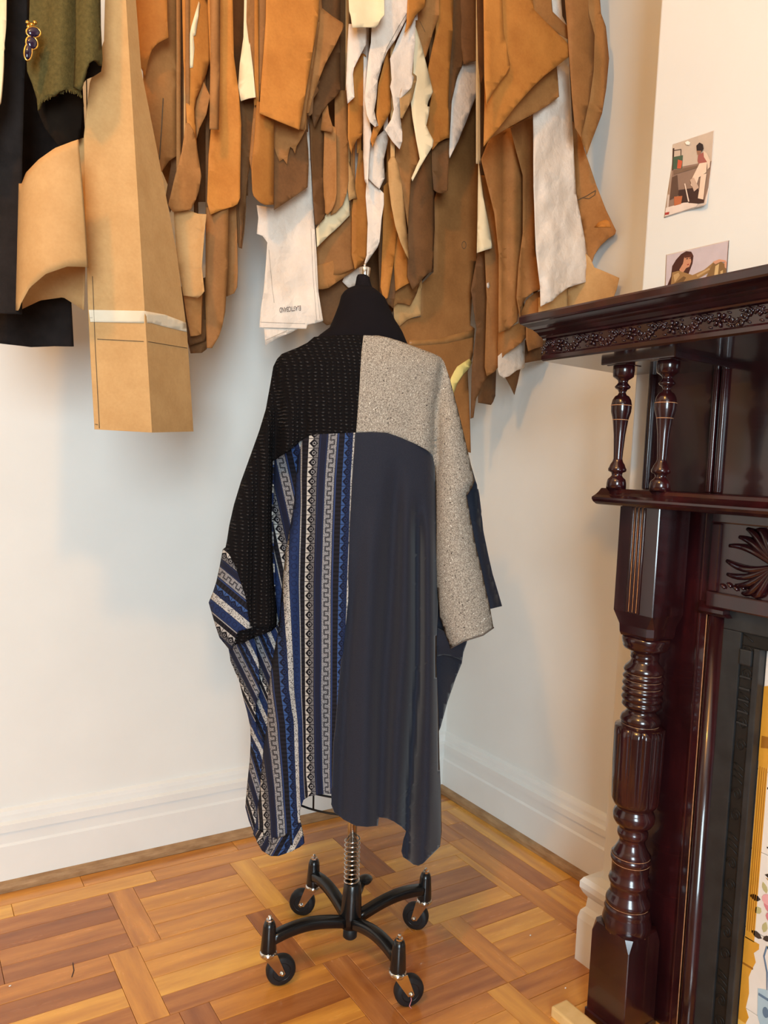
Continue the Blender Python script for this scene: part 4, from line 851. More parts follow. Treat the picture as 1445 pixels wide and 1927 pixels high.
for (nm, lb, mt, wd, poly, kw) in L:
    kw = dict(kw); tg = kw.pop('tag', None); cell = kw.pop('cell', 14)
    o, mf = pattern(nm, lb, mt, wd, poly, cell, **kw)
    if 'torn white strip' in lb:
        on_card(o, 'torn_white_strip', 'cr', [(374, 2), (377, 8), (372, 40), (368, 66), (364, 68), (366, 90), (363, 127), (350, 129), (352, 90), (360, 50)], mf)
    if 'dart slit' in lb: line_on(o, 'dart_slit', [(307, 185), (304, 240), (300, 300)], mf, 0.0012)
    if tg == 'big':
        on_card(o, 'brown_tape', 'btape', [(770, 640), (820, 638), (892, 620), (892, 634), (840, 646), (790, 650), (770, 650)], mf)
        line_on(o, 'punched_hole', [(873+4*math.cos(a), 461+7*math.sin(a)) for a in [i*0.63 for i in range(11)]], mf, 0.0008)
        on_card(o, 'yellow_paper_scrap', 'ye', [(848, 712), (854, 700), (860, 690), (872, 682), (883, 675), (888, 682), (884, 692), (872, 704), (860, 722), (852, 745), (848, 760), (844, 740)], mf, 0.004)
    if tg == 'scribble':
        line_on(o, 'pencil_scribble', [(1086, 377), (1105, 368), (1121, 358), (1119, 367), (1108, 374), (1095, 372)], mf, 0.0011)
        on_card(o, 'orange_patch', 'or', [(1118, 428), (1126, 418), (1140, 413), (1146, 416), (1150, 428)], mf, 0.0015)
    if 'punched tear' in lb:
        on_card(o, 'white_tear', 'wh', [(916, 533), (920, 531), (922, 538), (919, 543), (916, 540)], mf)
    if 'cream jagged' in lb or 'slanting down' in lb:
        line_on(o, 'printed_line', [(776, 8), (750, 50), (728, 90), (712, 140)] if 'slanting' in lb else [(790, 40), (800, 60)], mf, 0.0005)
# printed tissue in front of the bare wall
TP = [(483, 386), (500, 389), (515, 390), (540, 372), (563, 356), (578, 345), (577, 225), (581, 225), (584, 300), (588, 365), (592, 430), (596, 483), (599, 549), (608, 604), (594, 608), (579, 611), (576, 619), (540, 618), (488, 616), (491, 580), (496, 549), (500, 500), (503, 456), (494, 444), (483, 440), (486, 410)]
o, mf = pattern(T_, 'large white tissue pattern printed with upside-down lettering, in front of the bare wall', 'wh', 0.29, TP, 8, wr=0.010, tilt=0.0, bow=0.006, fold=[([(225, 580), (390, 560), (480, 545), (619, 560)], -0.35)])
on_card(o, 'folded_flap', 'wh', [(496, 612), (530, 616), (566, 616), (545, 627), (520, 637), (499, 650), (498, 630)], mf, -0.004)
for pts in ([(490, 606), (540, 608), (574, 609)], [(591, 440), (594, 520), (602, 600)], [(585, 430), (589, 520), (596, 604)], [(506, 470), (512, 540), (516, 570)], [(500, 640), (540, 622)]):
    line_on(o, 'printed_line', pts, mf, 0.0003, 'pencil')
fc = bpy.data.curves.new('lettering', 'FONT'); fc.body = 'ELASTICBAND'; fc.size = 1.0; fc.align_x = 'CENTER'; fc.align_y = 'CENTER'
fo = bpy.data.objects.new('lettering_curve', fc); COL.objects.link(fo)
bpy.context.view_layer.update()
me = bpy.data.meshes.new_from_object(fo.evaluated_get(bpy.context.evaluated_depsgraph_get()))
bpy.data.objects.remove(fo, do_unlink=True)
bm = bmesh.new(); bm.from_mesh(me)
xs = [v.co.x for v in bm.verts]; wdt = max(xs)-min(xs)
for v in bm.verts:
    # upside down: both axes reversed, baseline sloping a little
    px = 546 - v.co.x/wdt*40; py = 581 + v.co.y*13.0 - (px-546)*0.10
    v.co = mf(px, py) - ray(px, py).normalized()*0.0026
me2 = bpy.data.meshes.new('lettering'); bm.to_mesh(me2); bm.free()
t = link('printed_lettering', me2, MT['ink']); t.data.materials.clear(); t.data.materials.append(MT['ink']); t.parent = o

# ---------------------------------------------------------------- coats at the left end of the rail
def hanger(parent, x, y, z0):
    c = make_tube('hanger', [(x-0.17, y, z0-0.02), (x-0.08, y, z0+0.04), (x, y, z0+0.07), (x+0.08, y, z0+0.04), (x+0.17, y, z0-0.02)], 0.007, MT['wood'], None, 8); kid(c, parent)
    c = make_tube('hanger_hook', [(x, y, z0+0.07), (x, y, RZ-0.02), (x+0.012, -0.30+0.0, RZ+0.015)], 0.002, MT['chrome'], None, 6); kid(c, parent)
pb = on(40, -150, 1, -0.55)
bc = empty('black_coat', (pb.x, -0.55, on(40, 640, 1, -0.5).z)); tag(bc, 'long black coat hanging at the far left behind the curled sheet', 'coat')
def cloth(name, mat, poly, w, par, amp=0.012, freq=0.05, bow=0.02, th=0.004, cell=12):
    poly = ext(poly); xs = [p[0] for p in poly]; cx = (min(xs)+max(xs))/2; hw = (max(xs)-min(xs))/2
    def f(px, py):
        d = amp*math.sin(px*freq*2*math.pi/2.2+py*0.004+w*40) + bow*(1-((px-cx)/hw)**2)
        return on(px, py, 1, -(w+d))
    return kid(sheet(name, poly, f, cell, mat, None, th), par), f
cloth('front_panel', MT['blackcloth'], [(-70, 0), (50, 0), (52, 60), (46, 150), (42, 300), (41, 450), (42, 591), (0, 589), (-70, 586)], 0.56, bc, 0.006, 0.02, 0.012)
cloth('back_panel', MT['blackcloth'], [(-80, 0), (120, 0), (155, 150), (160, 250), (128, 400), (133, 540), (139, 652), (100, 651), (60, 653), (0, 646), (-80, 640)], 0.425, bc, 0.008, 0.02, 0.006)
hanger(bc, pb.x, -0.52, on(40, -140, 1, -0.52).z)
pc = on(4, -150, 1, -0.62); cc = empty('cream_garment', (pc.x, -0.62, on(0, 190, 1, -0.62).z)); tag(cc, 'cream garment edge at the far left in front of the black coat', 'garment')
cloth('cloth_panel', MT['creamcloth'], [(-60, 0), (14, 0), (12, 40), (8, 90), (4, 150), (0, 190), (-30, 260), (-60, 280)], 0.62, cc, 0.006, 0.06, 0.01)
hanger(cc, pc.x-0.05, -0.62, on(-20, -140, 1, -0.62).z)
po = on(125, -150, 1, -0.60); oj = empty('olive_jacket', (po.x, -0.58, on(120, 200, 1, -0.58).z)); tag(oj, 'olive wool jacket with frayed cuffs hanging over the black coat', 'jacket')
cloth('jacket_body', MT['olive'], [(61, 0), (186, 0), (188, 40), (160, 60), (150, 160), (154, 182), (146, 173), (126, 168), (112, 172), (100, 178), (86, 182), (76, 190), (71, 206), (69, 186), (60, 156), (51, 133), (50, 110), (54, 60)], 0.575, oj, 0.008, 0.03, 0.03, 0.006, 8)
cloth('sleeve', MT['olive'], [(140, 0), (188, 0), (190, 50), (193, 110), (192, 124), (186, 116), (178, 113), (168, 117), (161, 130), (152, 155), (148, 168), (138, 165), (142, 60)], 0.605, oj, 0.004, 0.03, 0.02, 0.006, 8)
cloth('cuff', MT['dklining'], [(150, 160), (161, 128), (168, 116), (178, 112), (188, 117), (192, 124), (190, 135), (178, 142), (162, 148), (154, 158)], 0.575, oj, 0.002, 0.03, 0.004, 0.003, 8)
cloth('dark_lining', MT['dklining'], [(70, 180), (155, 170), (158, 200), (150, 262), (110, 275), (84, 240), (72, 210)], 0.545, oj, 0.004, 0.03, 0.006, 0.004, 8)
# frayed edge
bm = bmesh.new()
for i in range(40):
    t = i/39; px = 72+t*82; py = interp([(72, 204), (76, 190), (100, 178), (126, 168), (146, 173), (154, 182)], px)
    p = on(px, py-2, 1, -0.605); q = on(px+random.uniform(-2, 2), py+random.uniform(2, 7), 1, -0.605); tube(bm, [p, q], 0.0006, 4)
kid(bm_obj('frayed_threads', bm, MT['olive']), oj)['kind'] = 'stuff'
hanger(oj, po.x, -0.59, on(125, -140, 1, -0.59).z)
br = empty('brooch', on(60, 112, 1, -0.62)); tag(br, 'gold brooch set with dark stones pinned to the olive jacket', 'brooch')
def cab(px, py, a, b, rot):
    c = on(px, py, 1, -0.622); s = 1/780.0
    ax = Vector((math.cos(rot), 0, -math.sin(rot)))*a*s; az = Vector((math.sin(rot), 0, math.cos(rot)))*b*s
    bm = bmesh.new(); tube(bm, [c+ax*math.cos(t)+az*math.sin(t) for t in [i*math.pi/10 for i in range(20)]], 0.0017, 6, True); kid(bm_obj('gold_setting', bm, MT['gold'], None, True), br)
    bm = bmesh.new(); ellipsoid(bm, c, ax, Vector((0, -0.004, 0)), az, 2); kid(bm_obj('stone', bm, MT['stone'], None, True), br)
cab(63, 61, 9, 6.5, -0.5); cab(60, 81, 7, 8.5, 0.2); cab(53, 98, 4.5, 11, 0.1)
for (px, py) in ((52, 42), (60, 46), (66, 42), (54, 50)):
    bm = bmesh.new(); ellipsoid(bm, on(px, py, 1, -0.622), (0.004, 0, 0), (0, 0.002, 0), (0, 0, 0.004), 1); kid(bm_obj('gold_bead', bm, MT['gold'], None, True), br)
bm = bmesh.new(); tube(bm, [on(px, py, 1, -0.621) for (px, py) in ((52, 42), (56, 48), (60, 52), (66, 44))], 0.0014, 6); kid(bm_obj('gold_twig', bm, MT['gold'], None, True), br)
# ---------------------------------------------------------------- dress form on a wheeled stand
CX, CY = -0.740, -0.640
PXM = DM/FPX
df = empty('dress_form', (CX, CY, 0)); tag(df, 'black dress form with steel neck cap on a black wheeled stand', 'dress form')
def ell_loop(c, rw, rd, n=28):
    return [c + Vector((_r.x, _r.y, 0))*rw*math.cos(2*math.pi*i/n) - HF*rd*math.sin(2*math.pi*i/n) for i in range(n)]
def axis_pt(z):
    # the form leans a touch to the left
    k = 0.033*max(0, z-0.15)+0.004
    return Vector((CX-k*_r.x, CY-k*_r.y, z))
loft('torso', [ell_loop(axis_pt(z), a, b) for (z, a, b) in ((0.66, 0.150, 0.10), (0.70, 0.152, 0.105), (0.80, 0.150, 0.10), (0.92, 0.136, 0.09), (1.04, 0.118, 0.08), (1.16, 0.136, 0.082), (1.26, 0.140, 0.080), (1.33, 0.120, 0.060), (1.37, 0.090, 0.045), (1.40, 0.060, 0.04))], MT['formcloth'], df, True)
def prow(py, xl, xr, k=0.9, d=0.0):
    c = G((xl+xr)/2, py, d); rw = (xr-xl)/2*PXM; return ell_loop(c, rw, rw*k)
loft('neck', [prow(*q) for q in ((600, 648, 722), (560, 658, 708), (545, 666, 702), (534, 669, 698), (522, 671, 695), (518, 673, 693))], MT['formcloth'], df, True)
loft('neck_cap', [prow(*q) for q in ((526, 678, 694), (519, 678, 695), (505, 676, 698), (503.5, 677, 697))], MT['chrome'], df, True)
make_tube('neck_rod', [G(686, 506, 0), G(686, 500, 0), G(687, 496, 0)], 0.003, MT['chrome'], df)
# wire cage under the hem
zr0, zr1 = G(650, 1532, 0.125).z, G(650, 1501, 0.125).z
cc_ = axis_pt(zr0)
for z in (zr0, zr1): make_tube('cage_ring', ell_loop(axis_pt(z), 0.155, 0.125, 40), 0.0022, MT['wire'], df, 6, True)
for i in range(8):
    a = 2*math.pi*i/8+2.12
    f = lambda z, rw, rd: axis_pt(z) + Vector((_r.x, _r.y, 0))*rw*math.cos(a) - HF*rd*math.sin(a)
    make_tube('cage_wire', [f(zr0, 0.155, 0.125), f(zr1, 0.155, 0.125), f(0.68, 0.148, 0.100)], 0.0020, MT['wire'], df, 6)
make_tube('pole', [axis_pt(0.14), axis_pt(0.72)], 0.0105, MT['chrome'], df, 20)
p0, p1 = 0.172, 0.278
make_tube('spring', [axis_pt(p0+(p1-p0)*i/220) + Vector((math.cos(i*0.314*0.93), math.sin(i*0.314*0.93), 0))*0.0165 for i in range(221)], 0.0019, MT['chrome'], df, 6)
bm = bmesh.new(); lathe(bm, [(0.0235, 0.075), (0.024, 0.10), (0.022, 0.14), (0.019, 0.172), (0.017, 0.175), (0.0, 0.175)][:5], (CX-0.003, CY), 24); bm_obj('hub', bm, MT['castiron'], df, True)
bm = bmesh.new(); lathe(bm, [(0.012, 0.046), (0.016, 0.05), (0.016, 0.062), (0.012, 0.076)], (CX-0.003, CY), 16); bm_obj('hub_foot', bm, MT['rubber'], df, True)
pd = Vector((-0.655, -0.552, 0.115)); bm = bmesh.new()
ellipsoid(bm, pd, (0.022, 0.01, 0), (-0.008, 0.016, 0), (0, 0, 0.010), 2); tube(bm, [Vector((CX, CY, 0.105)), pd], 0.006, 8); bm_obj('foot_pedal', bm, MT['castiron'], df, True)
def caster(post, wheel, thread):
    pv = Vector((post[0], post[1], 0)); c = Vector((CX-0.003, CY, 0)); d = (pv-c); Lg = d.length; d.normalize(); s = Vector((-d.y, d.x, 0))
    bm = bmesh.new(); rs = []
    for i in range(15):
        t = i/14; p = c + d*(0.018+t*(Lg-0.024)); z = 0.088+0.022*math.sin(math.pi*t*0.78)
        h = 0.0115; wd = 0.0125
        rs.append([bm.verts.new(p+s*a*wd+Vector((0, 0, z+b*h))) for (a, b) in ((-1, -0.7), (-0.7, -1), (0.7, -1), (1, -0.7), (1, 0.7), (0.7, 1), (-0.7, 1), (-1, 0.7))])
    for q in range(14):
        for i in range(8): bm.faces.new((rs[q][i], rs[q][(i+1) % 8], rs[q+1][(i+1) % 8], rs[q+1][i]))
    bm.faces.new(rs[0][::-1]); bm.faces.new(rs[-1]); bm_obj('stand_leg', bm, MT['castiron'], df, True)
    bm = bmesh.new(); lathe(bm, [(0.0165, 0.078), (0.017, 0.082), (0.0155, 0.105), (0.0135, 0.132), (0.0105, 0.141), (0.006, 0.1435)], post, 20); bm_obj('caster_socket', bm, MT['castiron'], df, True)
    bm = bmesh.new(); lathe(bm, [(0.0075, 0.142), (0.0075, 0.147), (0.0045, 0.148), (0.0040, 0.153), (0.002, 0.155)], post, 8); bm_obj('cap_nut', bm, MT['chrome'], df)
    wv = Vector((wheel[0], wheel[1], 0.032)); r = Vector((wv.x-post[0], wv.y-post[1], 0)); r = r.normalized() if r.length > 1e-4 else Vector((1, 0, 0)); ax = Vector((-r.y, r.x, 0))
    # wheel: tyre, hub
    bm = bmesh.new(); n = 28; prof = [(0.010, -0.011), (0.027, -0.0115), (0.031, -0.008), (0.032, 0.0), (0.031, 0.008), (0.027, 0.0115), (0.010, 0.011)]
    rings = [[bm.verts.new(wv + ax*o + (r*math.cos(2*math.pi*i/n)+Vector((0, 0, 1))*math.sin(2*math.pi*i/n))*q) for i in range(n)] for (q, o) in prof]
    for k in range(len(rings)-1):
        for i in range(n): bm.faces.new((rings[k][i], rings[k][(i+1) % n], rings[k+1][(i+1) % n], rings[k+1][i]))
    bm.faces.new(rings[0][::-1]); bm.faces.new(rings[-1])
    wo = bm_obj('wheel', bm, MT['rubber'], df, True)
    for s_ in (-1, 1):
        o2 = make_tube('wheel_groove', [wv+ax*s_*0.0112+(r*math.cos(2*math.pi*i/20)+Vector((0, 0, 1))*math.sin(2*math.pi*i/20))*0.019 for i in range(20)], 0.0009, MT['castiron'], None, 5, True); o2.parent = wo
    # swivel plate and fork
    pt = Vector((post[0], post[1], 0.075))
    fk = bmesh.new(); lathe(fk, [(0.017, 0.068), (0.0185, 0.071), (0.0185, 0.076), (0.015, 0.079)], post, 20)
    fo_ = bm_obj('caster_fork', fk, MT['chrome'], df, True)
    for s_ in (-1, 1):
        bm = bmesh.new(); o_ = ax*s_*0.0145
        a = [pt-r*0.014+o_, pt+r*0.016+o_, wv+r*0.007+Vector((0, 0, -0.002))+o_, wv-r*0.007+Vector((0, 0, -0.004))+o_]
        v1 = [bm.verts.new(p) for p in a]; v2 = [bm.verts.new(p+ax*s_*0.0018) for p in a]
        bm.faces.new(v1); bm.faces.new(v2[::-1])
        for i in range(4): bm.faces.new((v1[i], v1[(i+1) % 4], v2[(i+1) % 4], v2[i]))
        o2 = bm_obj('fork_plate', bm, MT['chrome'], fo_)
    o2 = make_tube('axle_bolt', [wv-ax*0.0195, wv+ax*0.0195], 0.0045, MT['chrome'], fo_, 10)
    if thread:
        q = wv-ax*0.0125 if (wv-ax-CAM).length < (wv+ax-CAM).length else wv+ax*0.0125
        make_tube('snagged_thread', [q+Vector((0, 0, -0.004)), q+Vector((0.003, 0.001, -0.016)), q+Vector((-0.002, 0, -0.026)), q+Vector((0.002, -0.002, -0.031))], 0.0011, MT['thread'], df, 5)
caster((-0.945, -0.642), (-0.917, -0.648), False); caster((-0.738, -0.826), (-0.712, -0.832), True)
caster((-0.534, -0.635), (-0.546, -0.620), False); caster((-0.743, -0.456), (-0.762, -0.440), False)

# ---------------------------------------------------------------- patchwork coat on the form
def tweed_mat():
    t = NT('grey_tweed'); v = t.obj()
    a = t.noise(v, 420, 3.0, 0.7); b = t.noise(v, 240, 2.0, 0.6); c = t.noise(v, 160, 2.0)
    col = t.ramp(a, [(0.30, rgb(88, 81, 74)), (0.45, rgb(140, 131, 120)), (0.58, rgb(170, 162, 149)), (0.72, rgb(212, 206, 194))])
    col = t.mix(t.ramp(b, [(0.655, (0, 0, 0, 1)), (0.70, (1, 1, 1, 1))]), col, rgb(44, 38, 36))
    col = t.mix(t.ramp(c, [(0.70, (0, 0, 0, 1)), (0.75, (1, 1, 1, 1))]), col, rgb(238, 234, 224))
    t.bump(a, 0.45, 0.003); return t.fin(col, 0.95, 0, 0.1)
def boucle_mat():
    t = NT('black_boucle'); v = t.obj()
    br_ = t.n('ShaderNodeTexCoord'); wv1 = t.n('ShaderNodeTexWave'); wv1.bands_direction = 'Z'; wv1.inputs['Scale'].default_value = 42; wv1.inputs['Distortion'].default_value = 3.0; wv1.inputs['Detail'].default_value = 2; t.l(v, wv1.inputs['Vector'])
    wv2 = t.n('ShaderNodeTexWave'); wv2.bands_direction = 'X'; wv2.inputs['Scale'].default_value = 34; wv2.inputs['Distortion'].default_value = 2.2; wv2.inputs['Detail'].default_value = 2; t.l(v, wv2.inputs['Vector'])
    k = t.m('MULTIPLY', wv1.outputs['Fac'], wv2.outputs['Fac']); n = t.noise(v, 260, 2.0)
    f = t.m('MULTIPLY', k, n)
    col = t.ramp(f, [(0.10, rgb(16, 14, 15)), (0.36, rgb(27, 25, 26)), (0.62, rgb(74, 72, 72))])
    t.bump(k, 0.9, 0.004); return t.fin(col, 0.95, 0, 0.1)
def navy_mat():
    t = NT('navy_suiting'); v = t.obj(); n = t.noise(v, 600, 2.0)
    t.bump(n, 0.08, 0.001); t.b.inputs['Sheen Weight'].default_value = 0.15
    return t.fin(t.ramp(n, [(0.3, rgb(28, 30, 41)), (0.7, rgb(36, 39, 51))]), 0.8, 0, 0.2)
def stripe_mat():
    t = NT('blue_jacquard_stripe'); uvn = t.n('ShaderNodeUVMap'); uvn.uv_map = 'UVMap'
    sp = t.n('ShaderNodeSeparateXYZ'); t.l(uvn.outputs[0], sp.inputs[0]); U, V = sp.outputs[0], sp.outputs[1]
    u = t.m('FRACT', U); m = t.m
    NAVY, DARK, BLUE, MID, SIL, WHT = rgb(26, 28, 45), rgb(17, 16, 21), rgb(35, 54, 96), rgb(32, 43, 76), rgb(126, 125, 130), rgb(182, 179, 174)
    cb = t.n('ShaderNodeCombineXYZ'); t.l(U, cb.inputs[0]); t.l(V, cb.inputs[1])
    sp1 = t.noise(cb.outputs[0], 90, 2.0, 0.7)                     # metallic speckle
    def band(a, b): return m('MULTIPLY', m('GREATER_THAN', u, a), m('LESS_THAN', u, b))
    def loc(a, b): return m('DIVIDE', m('SUBTRACT', u, a), b-a)
    def per(k): return m('FRACT', m('MULTIPLY', V, k))
    def hyp(x, y): return m('SQRT', m('ADD', m('MULTIPLY', x, x), m('MULTIPLY', y, y)))
    spk = t.ramp(sp1, [(0.38, rgb(46, 46, 54)), (0.5, SIL), (0.66, WHT)])
    bspk = t.ramp(sp1, [(0.36, rgb(22, 31, 62)), (0.6, BLUE)])
    col = NAVY
    # pale leopard stripe
    vo = t.n('ShaderNodeTexVoronoi'); vo.inputs['Scale'].default_value = 48; t.l(cb.outputs[0], vo.inputs['Vector'])
    lp = t.mix(m('LESS_THAN', vo.outputs['Distance'], 0.36), t.ramp(sp1, [(0.3, rgb(150, 146, 140)), (0.55, WHT)]), DARK)
    col = t.mix(band(0.0, 0.107), col, lp)
    # blue scroll
    s, q = loc(0.115, 0.254), per(7.5); r = hyp(m('SUBTRACT', s, 0.5), m('SUBTRACT', q, 0.5))
    ring = m('MULTIPLY', m('GREATER_THAN', r, 0.22), m('LESS_THAN', r, 0.36))
    col = t.mix(band(0.115, 0.254), col, t.mix(m('MULTIPLY', ring, 0.7), bspk, rgb(22, 30, 62)))
    col = t.mix(m('MULTIPLY', band(0.262, 0.279), m('LESS_THAN', per(50), 0.62)), col, WHT)
    bars = t.mix(m('MULTIPLY', m('GREATER_THAN', per(15), 0.5), 0.6), DARK, rgb(34, 32, 42))
    col = t.mix(band(0.282, 0.352), col, bars)
    def tri(a, b, hi, hatch, back, k):
        # row of dark diamonds with a ring in each, pale triangles on one side, hatched ones on the other
        s, q = loc(a, b), per(k); aq = m('ABSOLUTE', m('SUBTRACT', q, 0.5)); as_ = m('ABSOLUTE', m('SUBTRACT', s, 0.5))
        hz = t.mix(m('GREATER_THAN', m('FRACT', m('MULTIPLY', m('ADD', s, aq), 8.0)), 0.42), back, hatch)
        c = t.mix(m('LESS_THAN', s, 0.5), hz, hi)
        c = t.mix(m('LESS_THAN', m('ADD', m('MULTIPLY', as_, 1.05), aq), 0.47), c, back)
        r = hyp(m('SUBTRACT', s, 0.56), m('SUBTRACT', q, 0.5))
        c = t.mix(m('MULTIPLY', m('GREATER_THAN', r, 0.10), m('LESS_THAN', r, 0.19)), c, hatch)
        return t.mix(m('GREATER_THAN', aq, 0.465), c, back)
    col = t.mix(band(0.352, 0.484), col, tri(0.352, 0.484, WHT, spk, DARK, 6.8))
    col = t.mix(band(0.500, 0.508), col, MID); col = t.mix(band(0.588, 0.598), col, MID)
    # key meander on silver
    s, q = loc(0.607, 0.746), per(7.0)
    hi_ = m('GREATER_THAN', q, 0.5); tgt = m('ADD', m('MULTIPLY', hi_, 0.44), 0.28)
    vert = m('LESS_THAN', m('ABSOLUTE', m('SUBTRACT', s, tgt)), 0.08)
    inn = m('MULTIPLY', m('GREATER_THAN', s, 0.22), m('LESS_THAN', s, 0.78))
    hor = m('MULTIPLY', inn, m('ADD', m('LESS_THAN', m('ABSOLUTE', m('SUBTRACT', q, 0.5)), 0.075), m('GREATER_THAN', m('ABSOLUTE', m('SUBTRACT', q, 0.5)), 0.425)))
    col = t.mix(band(0.607, 0.746), col, t.mix(m('MULTIPLY', m('MINIMUM', m('ADD', vert, hor), 1.0), 0.85), spk, rgb(30, 30, 36)))
    col = t.mix(band(0.758, 0.776), col, rgb(44, 60, 102))
    col = t.mix(band(0.782, 0.868), col, bars)
    col = t.mix(band(0.868, 0.996), col, tri(0.868, 0.996, rgb(52, 78, 126), bspk, rgb(18, 22, 42), 6.8))
    t.bump(t.m('ADD', sp1, t.m('MULTIPLY', t.noise(cb.outputs[0], 14, 2.0), 0.6)), 0.3, 0.003)
    return t.fin(col, 0.85, 0, 0.2)
MT['tweed'], MT['boucle'], MT['navy'], MT['stripe'] = tweed_mat(), boucle_mat(), navy_mat(), stripe_mat()

coat = empty('patchwork_coat', (CX, CY, 0.33)); tag(coat, 'oversized patchwork coat of black boucle, grey tweed, navy suiting and blue striped jacquard', 'coat')
F_T = [(626, 0.070), (640, 0.084), (680, 0.105), (750, 0.120), (820, 0.128), (1000, 0.132), (1300, 0.142), (1500, 0.155), (1630, 0.165)]
HW_T = [(620, 100), (640, 120), (655, 140), (668, 158), (690, 174), (800, 192), (1000, 212), (1200, 245), (1300, 232), (1400, 215), (1630, 210)]
def d0(px, py):
    wv_ = (px-672)/interp(HW_T, py); return interp(F_T, py)*math.sqrt(max(0.03, 1-wv_*wv_))
def ridge(px, py, line, amp, wid):
    tab = xs_of(line); y0, y1 = tab[0][0], tab[-1][0]
    if py < y0-60 or py > y1+40: return 0.0
    k = sm((py-(y0-60))/120.0)
    return amp*k*math.exp(-((px-interp(tab, py))/wid)**2)
EDGE = [(838, 562), (950, 553), (985, 547), (1040, 537), (1100, 531), (1190, 523), (1246, 512), (1300, 504), (1363, 503), (1396, 497), (1425, 494), (1456, 490.6), (1488, 488.5), (1519, 484), (1548, 480), (1568, 476), (1612, 474)]
UEDGE = [(838, 0.24), (900, 0.20), (985, 0.12), (1040, 0.06), (1100, 0.0), (1190, -0.12), (1246, -0.22), (1300, -0.32), (1363, -0.39), (1456, -0.60), (1548, -0.80), (1612, -0.92)]
LN = {0.0: [(1000, 545), (1100, 531), (1246, 542), (1300, 544.6), (1363, 554), (1456, 557), (1500, 558), (1612, 566)],
      0.352: [(815, 582), (900, 577.7), (1000, 576), (1100, 573), (1300, 573.6), (1456, 575.7), (1490, 577.8), (1612, 590)],
      0.607: [(815, 618.8), (900, 612), (1000, 608), (1100, 605), (1246, 605), (1300, 604), (1456, 606.8), (1490, 609), (1612, 616)],
      0.746: [(815, 634.8), (900, 628.6), (1000, 624.5), (1100, 622), (1300, 621.8), (1456, 620), (1612, 624)],
      1.0: [(815, 665), (900, 659.7), (1000, 656.6), (1100, 653), (1246, 648), (1400, 646), (1612, 650)]}
def uv_main(px, py):
    xe, ue = interp(EDGE, py), interp(UEDGE, py)
    pts = [(xe, ue)]
    for uu in (0.0, 0.352, 0.607, 0.746, 1.0):
        x = interp(LN[uu], py)
        if x > pts[-1][0]+3 and uu > pts[-1][1]+0.02: pts.append((x, uu))
    if px <= xe: u = ue+(px-xe)/122.0
    elif px >= pts[-1][0]: u = pts[-1][1]+(px-pts[-1][0])/122.0
    else: u = interp(pts, px)
    return (u+4.0, py/122.0)
def garment(name, poly, mat, dfun, uvf=None, cell=7, th=0.0022):
    return kid(sheet(name, poly, lambda x, y: G(x, y, dfun(x, y)), cell, mat, None, th, uvf), coat)
SEAM = [(669, 814), (663, 905), (658, 1000), (656, 1080), (655, 1130), (650, 1180), (645, 1230), (641, 1270), (638, 1300), (632, 1370), (628, 1400), (626, 1480), (626, 1494)]
# striped back panel
def d_str(px, py):
    d = d0(px, py)
    e = px-interp(EDGE, py); d -= 0.030*math.exp(-max(0, e)/7.0)
    d += ridge(px, py, [(548, 1000), (540, 1200), (525, 1400), (515, 1600)], 0.016, 16)
    d += ridge(px, py, [(572, 1000), (570, 1200), (562, 1400), (555, 1600)], -0.012, 12)
    d += ridge(px, py, [(598, 900), (592, 1200), (594, 1480)], 0.007, 16)
    d += ridge(px, py, [(630, 1250), (612, 1490)], -0.010, 16)
    d += 0.02*sm((py-1520)/90.0)
    return d
garment('striped_back_panel', [(565, 830), (582, 820), (600, 817), (669, 814)]+SEAM[1:]+[(611, 1494), (596, 1496), (580, 1499), (569.5, 1506), (563, 1525), (563, 1540), (570.5, 1575), (571.5, 1587), (562, 1595), (549, 1601), (524, 1610), (509, 1610), (493, 1600), (484, 1583), (476, 1569)]+[(x, y) for (y, x) in EDGE[::-1] if y < 1568], MT['stripe'], d_str, uv_main, 6)
# pleat between yoke and sleeve
garment('striped_pleat', [(511, 868), (524, 858), (544, 846), (565, 829), (572, 840), (562, 950), (556, 1000), (548, 1060), (543, 1100), (534, 1190), (505, 1190), (503, 1100), (503, 1000), (506, 900)], MT['stripe'],
        lambda x, y: d0(x, y)-0.052+0.035*sm((840+0.0-y)/-20.0*0+1-(y-835)/60.0), lambda x, y: (4.67+((x-527)-0.22*(y-862))/125.0, y/122.0), 7)
# turned-up corner of the hem at the lower left
garment('hem_fold', [(478, 1556), (500, 1572), (520, 1578), (536, 1574), (552, 1556), (564, 1548), (571, 1588), (549, 1602), (524, 1611), (509, 1611), (493, 1601), (483, 1584)], MT['stripe'],
        lambda x, y: d_str(x, y)+0.006+0.008*math.sin((x-480)*0.16)*sm((1612-y)/30), lambda x, y: (4.2+((x-480)+0.55*(y-1560))/105.0, (y+0.3*x)/122.0), 5)
